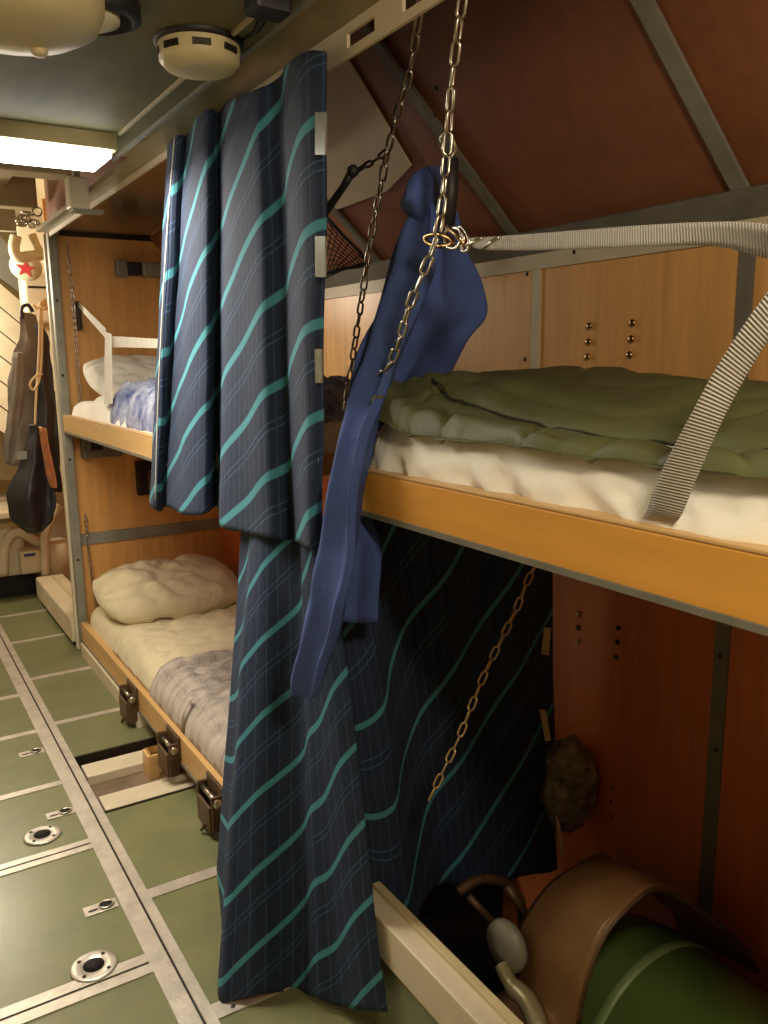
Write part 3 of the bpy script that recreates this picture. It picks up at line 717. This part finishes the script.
col_ = [[(0.9360, 1.4200, 1.8080), (0.9060, 1.3600, 1.8210), (0.9210, 1.3500, 1.8410), (0.9700, 1.3800, 1.8630), (1.0390, 1.4400, 1.8810)],
        [(0.9290, 1.4200, 1.7960), (0.8940, 1.3400, 1.7950), (0.9170, 1.3300, 1.8130), (0.9700, 1.3700, 1.8360), (1.0440, 1.4400, 1.8550)],
        [(0.9450, 1.4300, 1.7880), (0.9120, 1.3500, 1.7730), (0.9280, 1.3400, 1.7700), (0.9740, 1.3700, 1.7740), (1.0490, 1.4400, 1.7940)],
        [(0.9680, 1.4400, 1.7720), (0.9460, 1.3800, 1.7470), (0.9580, 1.3700, 1.7320), (0.9910, 1.3900, 1.7290), (1.0520, 1.4400, 1.7430)]]
sheet('collar', col_, blue_m, jk, 5, 6, .004, .003, 10)
# ================================================================ CHAINS AND STRAPS
ch1 = chain('bunk_chain', 'long steel chain from the ceiling down to the far bunk, left of the blue jacket', [(0.9300, 1.3470, 2.1470), (0.9700, 1.4470, 2.0520), (1.0000, 1.5770, 1.9350), (1.0500, 1.7500, 1.7310), (1.1200, 1.9820, 1.4240), (1.1400, 2.0480, 1.3550)], .042, .020, .003, steel)
ch2 = chain('bunk_chain', 'long steel chain in front of the blue jacket ending at the olive quilt', [(0.8600, 1.1310, 2.0620), (0.8700, 1.1730, 1.9530), (0.8800, 1.2020, 1.8450), (0.8650, 1.2100, 1.7080), (0.8500, 1.2660, 1.6030), (0.8700, 1.3770, 1.4870), (.868, 1.515, 1.40), (.88, 1.50, 1.24)], .040, .019, .003, steel)
ch3 = chain('bunk_chain', 'pale loose chain hanging under the near bunk against the dark curtain', [(1.43, 1.36, 1.215), (1.2500, 1.3600, 1.0470), (1.1850, 1.3600, 0.9420), (1.0990, 1.3600, 0.8120), (1.0330, 1.3600, 0.6880), (0.9580, 1.3600, 0.5710)], .036, .018, .0026, pale_brass)
ch4 = chain('short_chain', 'short dark chain joining the black rubber strap to the long chain', [(1.0000, 1.5770, 1.9350), (0.9900, 1.6100, 1.9210), (0.9800, 1.6700, 1.9100), (0.9700, 1.6800, 1.8990)], .030, .016, .0028, screw_m)
rs = thing('rubber_strap', 'black rubber strap with hooked end slanting out from behind the upper curtain', 'strap', (0.9600, 1.7660, 1.8500))
obj('strap_body', T([(0.9600, 1.6620, 1.9030), (0.9550, 1.6900, 1.8780), (0.9500, 1.7380, 1.8490), (0.9400, 1.7890, 1.8150)], [.010, .008, .009, .009], 10), rubber, rs, True)
obj('end_knob', LA([(.006, -.012), (.013, -.006), (.013, .006), (.006, .012)], (0.9600, 1.6570, 1.9040), 12), rubber, rs, True)
rt_ = thing('rubber_strut', 'dark grey rubber tube hanging behind the chain above the jacket shoulder', 'tube', (0.9300, 1.2550, 1.7950))
obj('tube_body', T([(0.9400, 1.2690, 1.8520), (0.9400, 1.2720, 1.7980), (0.9400, 1.2810, 1.7370)], [.012, .013, .013], 12), rubber, rt_, True)
obj('hook', T(crom([(0.9200, 1.2600, 1.8910), (0.9200, 1.2780, 1.8820), (0.9200, 1.2690, 1.8630), (0.9300, 1.2620, 1.8500), (0.9300, 1.2440, 1.8590), (0.9200, 1.2420, 1.8780)], 5), .0035), steel, rt_, True)
sh = thing('snap_hook', 'brass and steel snap hook clipped to the chain at the end of the grey strap', 'hook', (0.8800, 1.1930, 1.6990))
obj('brass_link', T(crom([(0.8700, 1.2510, 1.7100), (0.8700, 1.2200, 1.7110), (0.8700, 1.1800, 1.7000), (0.8700, 1.1740, 1.6890), (0.8700, 1.2090, 1.6900), (0.8700, 1.2440, 1.6990)], 4, True), .0045, 8, True), brass, sh, True)
obj('eye', T(crom([(0.8700, 1.1910, 1.7110), (0.8600, 1.1440, 1.7100), (0.8600, 1.1330, 1.6930), (0.8600, 1.1490, 1.6790), (0.8700, 1.1880, 1.6880)], 4, True), .0035, 8, True), steel, sh, True)
obj('gate', T([(0.8600, 1.1780, 1.7180), (0.8600, 1.1500, 1.7020), (0.8600, 1.1280, 1.6830)], .004), brass, sh, True)
obj('swivel', T(crom([(0.8600, 1.1390, 1.7100), (0.8600, 1.1280, 1.6930), (0.8600, 1.1330, 1.6740), (0.8600, 1.1170, 1.6730), (0.8600, 1.1150, 1.6910), (0.8600, 1.1310, 1.7090)], 4, True), .003, 8, True), steel, sh, True)
obj('pin', T([(0.8600, 1.1220, 1.6790), (0.8600, 1.0810, 1.6870)], .0035), steel, sh, True); obj('pin', T([(0.8600, 1.0760, 1.6710), (0.8600, 1.0390, 1.6830)], .0035), steel, sh, True)
def ribbon(name, ctr, m, parent, nn=10):
    """ctr: list of (left edge point, right edge point)"""
    A = crom([a for a, b in ctr], nn); Bq = crom([b for a, b in ctr], nn)
    G = [[a.lerp(b, k/4) for k in range(5)] for a, b in zip(A, Bq)]
    us = [0]
    for i in range(1, len(G)): us.append(us[-1]+(G[i][2]-G[i-1][2]).length)
    bm, V = grid_mesh(G, False, lambda r, c: (c/4*.035, us[r]))
    o = obj(name, bm, m, parent, True); md = o.modifiers.new('thickness', 'SOLIDIFY'); md.thickness = .0022; md.offset = 0
    return o
bs = thing('webbing_strap', 'grey webbing strap running from the snap hook and round the near bunk board', 'strap', (.84, .7, 1.29))
ribbon('level_run', [((0.8600, 1.1120, 1.6910), (0.8600, 1.1010, 1.6740)), ((0.8600, 1.0710, 1.6870), (0.8600, 1.0660, 1.6670)), ((0.8600, 0.9470, 1.6770), (0.8600, 0.9460, 1.6530)), ((0.8500, 0.7530, 1.6610), (0.8500, 0.7510, 1.6350)), ((0.8400, 0.6420, 1.6490), (0.8500, 0.6450, 1.6240)),
        ((0.8300, 0.5720, 1.6370), (0.8500, 0.5800, 1.6050)), ((0.8200, 0.5190, 1.6170), (0.8500, 0.5330, 1.5890))], belt_m, bs)
ribbon('sloping_run', [((0.8200, 0.5050, 1.6020), (0.8400, 0.4970, 1.5910)), ((0.8100, 0.5430, 1.5640), (0.8300, 0.5340, 1.5430)), ((0.8100, 0.5930, 1.4970), (0.8300, 0.5760, 1.4770)), ((0.8100, 0.6310, 1.4320), (0.8300, 0.6050, 1.4210)), ((0.8250, 0.6810, 1.3590), (0.8400, 0.6410, 1.3530)),
        ((0.8420, 0.7130, 1.3080), (0.8460, 0.6650, 1.3040)), ((0.8640, 0.7420, 1.2840), (0.8640, 0.6930, 1.2850)), ((0.8680, 0.7460, 1.2670), (0.8680, 0.7000, 1.2670))], belt_m, bs)

# net bag on the hull
ng = thing('net_bag', 'black net bag on the sloping hull panel seen right of the upper curtain', 'net', (1.4000, 2.5130, 1.8430))
bm = bmesh.new()
na, nb_, nc_ = Vector((1.4000, 2.6330, 1.9970)), Vector((1.4500, 2.4290, 1.8140)), Vector((1.3800, 2.6360, 1.7850))
for i in range(9):
    t = i/8
    tube(bm, crom([na.lerp(nb_, t), nc_.lerp(nb_, t*.6)+Vector((-.03*t, 0, -.01)), nc_.lerp(nb_, t)], 5), .0022, 5)
    tube(bm, crom([na.lerp(nc_, t), (na.lerp(nc_, t)).lerp(nb_, .5)+Vector((-.02, 0, 0)), nb_.lerp(nc_, t*.5)], 5), .0022, 5)
obj('netting', bm, rubber, ng)
obj('rim_cord', T(crom([na, na.lerp(nb_, .5)+Vector((-.01, 0, .01)), nb_, nb_.lerp(nc_, .5), nc_], 6), .006), rubber, ng, True)

# ================================================================ TORPEDO CRADLE UNDER THE NEAR BUNK
tp = thing('torpedo', 'green painted torpedo body lying under the near bunk inside the brown band', 'torpedo', (1.33, .6, -.15))
obj('shell', LA([(.05, -1.0), (.18, -.95), (.225, -.85), (.225, 1.12), (.21, 1.20), (.12, 1.24)], (1.345, 0, .0), 56, 'Y'), torp_g, tp, True)
obj('seam_band', LA([(.2255, 1.040), (.230, 1.044), (.230, 1.060), (.2255, 1.064)], (1.345, 0, .0), 56, 'Y', False), mat('pale_green_paint', (128, 150, 96), .4), tp, True)
near = [(1.00, .98, -.60), (1.02, .98, .12), (1.0280, 0.9800, 0.2530), (1.0480, 0.9800, 0.3390), (1.0920, 0.9800, 0.4160), (1.1590, 0.9800, 0.4520), (1.2290, 0.9800, 0.4610), (1.3210, 0.9800, 0.4020), (1.4480, 0.9800, 0.2900), (1.5570, 0.9800, 0.1720), (1.5970, 0.9800, 0.1110)]
far = [(.97, 1.22, -.60), (.985, 1.22, .06), (1.0610, 1.2200, 0.1520), (1.0870, 1.2200, 0.2640), (1.1320, 1.2200, 0.3190), (1.1960, 1.2200, 0.3560), (1.3070, 1.2200, 0.3600), (1.4370, 1.2200, 0.2930), (1.5280, 1.2200, 0.1910), (1.585, 1.20, .13), (1.605, 1.20, .05)]
bd = thing('clamp_band', 'wide brown curved metal band arching over the green torpedo', 'clamp', (1.05, 1.1, -.05))
midr = [(Vector(a)+Vector(b))/2+Vector((0, 0, .012)) for a, b in zip(near, far)]
sheet('band', [near, midr, far], bunkiron, bd, 6, 5, .010)
obj('edge_rib', T(crom([Vector(p)+Vector((0, -.002, .002)) for p in near[2:]], 5), .0045, 6), brown_m, bd, True)
obj('pivot_disc', LA([(.012, -.02), (.052, -.016), (.056, 0), (.050, .012), (.02, .016)], (1.0420, 1.2000, 0.2710), 28, 'X'), trim_grey, bd, True)
obj('clamp_bar', T(crom([(1.0180, 1.1900, 0.2410), (1.0110, 1.1500, 0.2240), (1.0110, 1.1000, 0.2210), (0.9980, 1.0500, 0.2010)], 5), [.016]*6+[.02]*10, 10), rail_m, bd, True)
obj('far_lug', B((1.38, 1.30, .18), (1.47, 1.34, .27), bev=.008), bunkiron, bd)
hb = thing('curved_handle', 'dark curved iron handle behind the brown clamp band', 'handle', (1.2040, 1.4200, 0.2110))
obj('arch', T(crom([(1.0600, 1.4000, 0.2720), (1.1190, 1.4000, 0.2810), (1.1930, 1.4000, 0.2480), (1.2520, 1.4000, 0.1770), (1.2670, 1.4000, 0.0870), (1.36, 1.40, -.3), (1.36, 1.40, -.6)], 6), .012, 10), brown_m, hb, True)
obj('strut', T([(1.0900, 1.4000, 0.2500), (1.1550, 1.3600, 0.1590)], .010), brown_m, hb, True)
obj('strut', T([(1.2030, 1.4000, 0.2390), (1.2430, 1.3600, 0.1550)], .012), brown_m, hb, True)
# cream side rail, dark timbers
sr = thing('cradle_rail', 'cream painted side rail on the deck at the edge of the torpedo bay', 'rail', (.86, .5, 0))
obj('rail_beam', B((.842, -.9, .195), (.905, 1.93, .292), bev=.004), cream, sr)
obj('rail_lip', B((.886, -.9, .292), (.905, 1.93, .303), bev=.002), plastic, sr)
obj('rail_foot', B((.850, -.9, 0), (.90, 1.93, .195)), lino, sr)
for i, (x0, lab) in enumerate(((.96, 'dark brown plank along the bay beside the cream rail'), (1.10, 'dark brown plank along the bay nearer the torpedo'))):
    tag(obj('plank', B((x0, .2, -.20-.04*i), (x0+.07, 1.95, -.16-.04*i), bev=.004), brown_m), lab, 'plank', 'planks in the torpedo bay')
tag(obj('deck_lining', B((.905, .2, -.24), (.93, 1.95, .08)), brown_m), 'dark iron lining plate behind the cream rail', 'plate')
# camouflage bag behind the curtain edge
bm = bmesh.new(); bmesh.ops.create_icosphere(bm, subdivisions=5, radius=1)
for v in bm.verts:
    p = v.co.copy(); k = 1+.16*noise.noise(p*2.2)+.07*noise.noise(p*6)
    v.co = Vector((p.x*.075, p.y*.075, p.z*.135))*k
bmesh.ops.translate(bm, verts=bm.verts, vec=Vector((1.5750, 1.5700, 0.3170)))
cb = thing('camouflage_bag', 'small camouflage cloth bag at the wall behind the dark curtain edge', 'bag', (1.5700, 1.5680, 0.1750))
obj('bag_body', bm, camo, cb, True)
obj('bag_cord', T(crom([(1.5200, 1.5580, 0.2520), (1.5100, 1.5300, 0.1990), (1.5100, 1.5160, 0.1430)], 4), .005), cord_m, cb, True)
# crumpled pale bag peeping out behind the lower curtain
bm = bmesh.new(); bmesh.ops.create_icosphere(bm, subdivisions=4, radius=1)
for v in bm.verts:
    p = v.co.copy(); v.co = Vector((p.x*.03, p.y*.03, p.z*.055))*(1+.25*noise.noise(p*3))
bmesh.ops.translate(bm, verts=bm.verts, vec=Vector((0.9070, 1.4700, 0.2170)))
tag(obj('crumpled_cloth', bm, check_mat('pale_blue_check', (160, 168, 190), (200, 204, 214), (90, 100, 150), 60, .4), None, True), 'crumpled pale blue cloth peeping out beside the lower curtain', 'cloth')

# ================================================================ DECK FITTINGS
def socket(x, y, label):
    t = thing('deck_socket', label, 'socket', (x, y, 0), 'round deck sockets')
    fg = obj('flange', LA([(.024, .001), (.056, .001), (.058, .0045), (.052, .007), (.027, .007), (.024, .004)], (x, y, 0), 36), alu, t, True)
    obj('hole', LA([(.001, .0055), (.0245, .0055), (.026, .0072)], (x, y, 0), 28), dark, t, True)
    for k in range(4):
        a = PI/4+k*PI/2; obj('screw', LA([(.005, .006), (.005, .0085), (.001, .009)], (x+.042*math.cos(a), y+.042*math.sin(a), 0), 10), screw_m, fg, True)
    return t
s0 = socket(.344, 1.968, 'round metal deck socket with four screws, nearest the camera')
dup(s0, (0, .70, 0), 'round metal deck socket with four screws, farther from the camera')
def lift(x, y, label):
    t = thing('lifting_ring', label, 'ring', (x, y, 0), 'recessed lifting rings in the deck')
    obj('plate', B((x-.045, y-.022, .0005), (x+.045, y+.022, .004), bev=.0015), alu, t)
    obj('recess', LA([(.001, .0045), (.019, .0045), (.020, .005)], (x+.015, y, 0), 24), dark, t)
    obj('ring', T([(x+.015+.019*math.cos(2*PI*k/20), y+.016*math.sin(2*PI*k/20), .007) for k in range(20)], .003, 8, True), steel, t, True)
    obj('bar', B((x-.034, y-.008, .004), (x-.010, y-.002, .0055)), dark, t)
    return t
l0 = lift(.415, 2.195, 'recessed lifting ring in the deck, nearest of the three')
dup(l0, (.005, .58, 0), 'recessed lifting ring in the deck, middle of the three'); dup(l0, (.0, 1.11, 0), 'recessed lifting ring in the deck, farthest of the three')

# ================================================================ FAR END OF THE AISLE
bx = thing('cream_trunking', 'long low cream box on the deck beyond the grey post', 'box', (.85, 5.0, 0))
obj('case', B((.812, 4.48, .03), (.98, 5.52, .165), bev=.014), cream, bx)
obj('lid_strip', B((.90, 4.52, .165), (.92, 5.45, .175)), plastic, bx)
obj('foot', B((.83, 4.55, 0), (.95, 5.40, .03)), screw_m, bx)
struct('wall_far', B((-.2, 6.0, .12), (1.6, 6.06, .62), bev=.02), cream)
struct('baseboard_far', B((-1, 5.74, 0), (.86, 5.80, .14)), dark)
sg = thing('slanted_lining', 'cream planked lining panel sloping down at the far left', 'panel', (.7, 6.0, 1.3))
bm = bmesh.new()
for k in range(6):
    a, b2 = k/6, (k+1)/6-.012
    P0, P1, P2, P3 = Vector((0.5080, 5.9000, 2.2930)), Vector((1.0390, 5.9000, 1.7910)), Vector((0.9150, 5.6000, 0.8970)), Vector((0.3950, 5.6000, 1.3520))
    poly(bm, [P0.lerp(P3, a), P1.lerp(P2, a), P1.lerp(P2, b2), P0.lerp(P3, b2)], (0, .05, 0))
obj('planks', bm, cream, sg)
obj('back_sheet', PO([(0.5100, 5.9700, 2.2540), (1.1710, 5.9700, 1.7170), (1.0920, 5.9700, 0.7110), (0.3670, 5.9700, 0.7740)], (0, .01, 0)), cream_dk, sg)
mb = thing('machinery_block', 'cream enamel machinery casing with pipes low at the far left', 'machine', (.8, 5.8, .2))
obj('case', B((.30, 5.72, .14), (.80, 6.0, .50), bev=.03), cream, mb)
obj('cabinet', B((0.7470, 5.6000, 0.1700), Vector((0.8670, 5.6000, 0.3180))+Vector((0, .2, 0)), bev=.012), cream, mb)
obj('blue_label', B(Vector((0.7680, 5.5930, 0.2870)), Vector((0.8350, 5.5930, 0.3040))+Vector((0, .006, 0))), bluel, mb)
obj('tank', LA([(.06, -.16), (.10, -.14), (.105, 0), (.10, .14), (.06, .16)], (0.9740, 5.7000, 0.1970), 24), cream, mb, True)
obj('shelf', B((.2, 5.5, .56), (.86, 5.95, .60), bev=.01), cream, mb)
obj('pipe', T(crom([(0.8900, 5.6000, 0.1490), (0.8940, 5.6000, 0.2750), (0.9140, 5.6000, 0.4440), (1.0120, 5.6000, 0.5980)], 6), .028, 12), cream, mb, True)
obj('pipe', T(crom([(0.6540, 5.7000, 0.1690), (0.6770, 5.7000, 0.3580), (0.7600, 5.7000, 0.4320), (0.8980, 5.7000, 0.3290), (1.0070, 5.7000, 0.2940)], 6), .03, 12), cream, mb, True)
vp = thing('pipe_bend', 'white U shaped pipe bend high up beside the grey post', 'pipe', (0.8670, 5.2000, 2.1290))
obj('bend', T(crom([(0.8020, 5.0500, 2.1820), (0.7870, 5.0500, 2.1180), (0.8030, 5.0500, 2.0720), (0.8750, 5.0500, 2.0810), (0.9600, 5.0500, 2.0960)], 6), .03, 12), cream, vp, True)
obj('branch', T(crom([(0.8850, 5.0500, 2.1980), (0.9100, 5.0500, 2.1250), (0.9560, 5.0500, 2.0530)], 6), .022, 12), cream, vp, True)
rc = thing('warning_cap', 'round white cap with a red star below the white pipe bend', 'cap', (0.8570, 5.1500, 2.0370))
cc0 = Vector((0.8640, 5.2000, 2.0370))
bm = LA([(.01, -.02), (.078, -.02), (.088, 0), (.078, .02), (.01, .03)], (0, 0, 0), 28, 'Y')
Rc = Matrix.Rotation(.6, 4, 'X') @ Matrix.Rotation(-.3, 4, 'Z')
bmesh.ops.transform(bm, verts=bm.verts, matrix=Matrix.Translation(cc0) @ Rc); obj('disc', bm, cream, rc, True)
sp_ = [(.055*(1 if k % 2 == 0 else .4)*math.sin(PI*k/5), -.024, .055*(1 if k % 2 == 0 else .4)*math.cos(PI*k/5)) for k in range(10)]
bm = bmesh.new(); vs = [bm.verts.new(p) for p in sp_]; vb = [bm.verts.new((p[0], -.018, p[2])) for p in sp_]
bm.faces.new(vs); bm.faces.new(vb[::-1])
for k in range(10): bm.faces.new((vs[k], vs[(k+1) % 10], vb[(k+1) % 10], vb[k]))
bmesh.ops.transform(bm, verts=bm.verts, matrix=Matrix.Translation(cc0) @ Rc); obj('red_star', bm, red_m, rc)
cbx = thing('cable_box', 'cream square box on the wall behind the grey post', 'box', (0.9310, 5.3000, 1.8630))
obj('case', B(Vector((0.8660, 5.3000, 1.7370)), Vector((1.0200, 5.3000, 2.0140))+Vector((0, .22, 0)), bev=.01), cream, cbx)
obj('seam', B(Vector((0.8820, 5.2970, 1.9290)), Vector((1.0140, 5.2970, 1.9420))+Vector((0, .01, 0))), screw_m, cbx)
hd = thing('dark_duct', 'dark grey mottled duct at the far left edge above the lining', 'duct', (0.8380, 5.9500, 2.1500))
obj('duct_body', PO([(0.5280, 5.9500, 2.4580), (0.8510, 5.9500, 2.3030), (1.0210, 5.9500, 2.0650), (0.9960, 5.9500, 1.9070), (0.5110, 5.9500, 2.2820)], (0, .04, 0)), trim_dull, hd)
hdk = thing('overhead_girder', 'cream overhead girder frame above the far end of the aisle', 'girder', (.6, 4.2, 2.3))
obj('girder', B((-.6, 3.55, 2.22), (.80, 3.68, 2.40), bev=.01), cream_dk, hdk)
obj('girder', B((-.6, 4.35, 2.22), (.80, 4.45, 2.36), bev=.01), cream_dk, hdk)
obj('stringer', B((.60, 2.7, 2.30), (.66, 5.2, 2.40), bev=.008), cream_dk, hdk)
obj('stringer', B((.36, 2.7, 2.30), (.42, 5.2, 2.40), bev=.008), cream_dk, hdk)
obj('web_plate', B((-.6, 5.0, 2.20), (.80, 5.05, 2.34)), trim_grey, hdk)
obj('cross_rod', T([(.40, 3.50, 2.24), (.63, 3.50, 2.36)], .02), cream, hdk, True)
kb = thing('key_bunch', 'bunch of shiny metal rings hanging from the girder beside the rail', 'rings', (0.7770, 4.3000, 2.1670))
for k in range(9):
    p = Vector((0.7680, 4.3000, 2.1660))+Vector((random.uniform(-.06, .07), random.uniform(-.04, .04), random.uniform(-.03, .03)))
    bm = T([(.020*math.cos(2*PI*i/14), .020*math.sin(2*PI*i/14), 0) for i in range(14)], .004, 6, True)
    bmesh.ops.rotate(bm, verts=bm.verts, cent=(0, 0, 0), matrix=Matrix.Rotation(k*1.3, 3, 'X') @ Matrix.Rotation(k*2.1, 3, 'Z'))
    bmesh.ops.translate(bm, verts=bm.verts, vec=p); obj('ring', bm, steel, kb, True)
bkt = thing('corner_board', 'small tan wooden board between the girder and the rail corner', 'board', (.8, 4.6, 2.2))
obj('board_face', B(Vector((0.8680, 4.6000, 2.1390)), Vector((0.9630, 4.6000, 2.3100))+Vector((0, .03, 0))), board_p, bkt)
obj('board_edge', B(Vector((0.9500, 4.6000, 2.1450)), Vector((0.9720, 4.6000, 2.3110))+Vector((0, .03, 0))), screw_m, bkt)

# hanging clothes and bags by the post
def pear(secs, yy, wr, ws, name, m, par, d=.6):
    rows = []
    for (l, r) in secs:
        l, r = Vector(l), Vector(r); rows.append(esec(l, r, (r-l).length*.5*d, 14))
    return sheet(name, rows, m, par, 3, 5, 0, wr, ws, True, True)
gj = thing('hanging_jacket', 'grey brown jacket hanging from a hook left of the grey post', 'jacket', (0.7100, 4.9500, 1.0300))
pear([((0.7730, 4.9500, 1.7740), (0.8440, 4.9500, 1.7750)), ((0.7550, 4.9500, 1.6790), (0.8670, 4.9500, 1.6800)), ((0.7110, 4.9500, 1.5190), (0.8850, 4.9500, 1.5170)), ((0.6580, 4.9500, 1.2520), (0.8840, 4.9500, 1.2430)), ((0.6260, 4.9500, 1.0630), (0.8340, 4.9500, 1.0220)), ((0.6330, 4.9500, 0.9690), (0.7810, 4.9500, 0.8850))], 4.95, .03, 9, 'body', greyc, gj, .35)
obj('hanger_loop', T(crom([(0.7770, 4.9300, 1.7410), (0.7810, 4.9300, 1.7940), (0.8130, 4.9300, 1.8100), (0.8350, 4.9300, 1.7740)], 5), .010, 8), blackbag, gj, True)
pear([((0.7080, 4.8400, 1.5600), (0.7580, 4.8400, 1.5600)), ((0.6670, 4.8400, 1.3100), (0.7260, 4.8400, 1.3070)), ((0.6150, 4.8400, 1.0460), (0.6630, 4.8400, 1.0320)), ((0.6090, 4.8400, 0.9820), (0.6430, 4.8400, 0.9680))], 4.84, .008, 9, 'sleeve', greyc, gj, .6)
dj = thing('dark_garment', 'long dark garment hanging directly beside the grey post', 'garment', (0.8450, 4.8500, 0.8620))
pear([((0.8430, 4.8500, 1.7180), (0.8730, 4.8500, 1.7180)), ((0.8300, 4.8500, 1.5700), (0.8920, 4.8500, 1.5700)), ((0.7980, 4.8500, 1.3040), (0.9010, 4.8500, 1.3010)), ((0.7970, 4.8500, 1.0330), (0.9000, 4.8500, 1.0260)), ((0.8100, 4.8500, 0.8100), (0.8920, 4.8500, 0.7910))], 4.85, .02, 9, 'cloth', blackbag, dj, .4)
bgk = thing('drawstring_bag', 'black drawstring bag hanging low on a cream cord left of the post', 'bag', (0.6870, 4.7000, 0.6230))
pear([((0.7340, 4.7000, 1.1870), (0.7930, 4.7000, 1.1840)), ((0.7120, 4.7000, 1.1040), (0.8060, 4.7000, 1.0980)), ((0.6680, 4.7000, 0.9910), (0.8170, 4.7000, 0.9800)), ((0.6000, 4.7000, 0.8690), (0.8270, 4.7000, 0.8490)), ((0.5820, 4.7000, 0.7750), (0.8240, 4.7000, 0.7510)), ((0.6030, 4.7000, 0.6870), (0.7960, 4.7000, 0.6550)), ((0.6660, 4.7000, 0.6150), (0.7460, 4.7000, 0.6050))], 4.7, .012, 12, 'sack', blackbag, bgk, .7)
obj('cord', T(crom([(0.8360, 4.7200, 1.7830), (0.8130, 4.7200, 1.5690), (0.7770, 4.7200, 1.3100), (0.7570, 4.7000, 1.1650)], 5), .006), cord_m, bgk, True)
obj('cord', T(crom([(0.8450, 4.7200, 1.7830), (0.8320, 4.7200, 1.6200), (0.8070, 4.7200, 1.4340), (0.7680, 4.7000, 1.3630), (0.7510, 4.7000, 1.3940), (0.7840, 4.7000, 1.4350), (0.8180, 4.7200, 1.4440)], 5), .006), cord_m, bgk, True)
obj('grey_tab', PO([(0.6420, 4.5800, 1.0560), (0.6890, 4.5800, 1.0580), (0.6860, 4.5800, 1.0170), (0.6380, 4.5800, 1.0150)], (0, .004, 0)), trim_grey, bgk)
sb = thing('amber_bottle_bag', 'narrow bag with an orange brown side beside the black drawstring bag', 'bag', (0.8080, 4.6600, 0.8340))
pear([((0.7590, 4.6200, 1.1800), (0.7970, 4.6200, 1.1670)), ((0.7690, 4.6200, 1.0540), (0.8080, 4.6200, 1.0510)), ((0.7810, 4.6200, 0.9050), (0.8260, 4.6200, 0.9020)), ((0.7970, 4.6200, 0.8510), (0.8270, 4.6200, 0.8480))], 4.62, .003, 9, 'sleeve', amber, sb, .7)
hk = thing('cord_knots', 'cluster of yellowish cord knots on the hook beside the grey post', 'cord', (0.8560, 4.8000, 1.8090))
for k in range(6):
    p = Vector((0.8560, 4.8000, 1.8090))+Vector((random.uniform(-.035, .035), random.uniform(-.02, .02), random.uniform(-.03, .03)))
    bm = T([(.018*math.cos(2*PI*i/12), 0, .018*math.sin(2*PI*i/12)) for i in range(12)], .005, 6, True)
    bmesh.ops.rotate(bm, verts=bm.verts, cent=(0, 0, 0), matrix=Matrix.Rotation(k*1.1, 3, 'Y') @ Matrix.Rotation(k*.9, 3, 'Z'))
    bmesh.ops.translate(bm, verts=bm.verts, vec=p); obj('knot', bm, cord_m, hk, True)
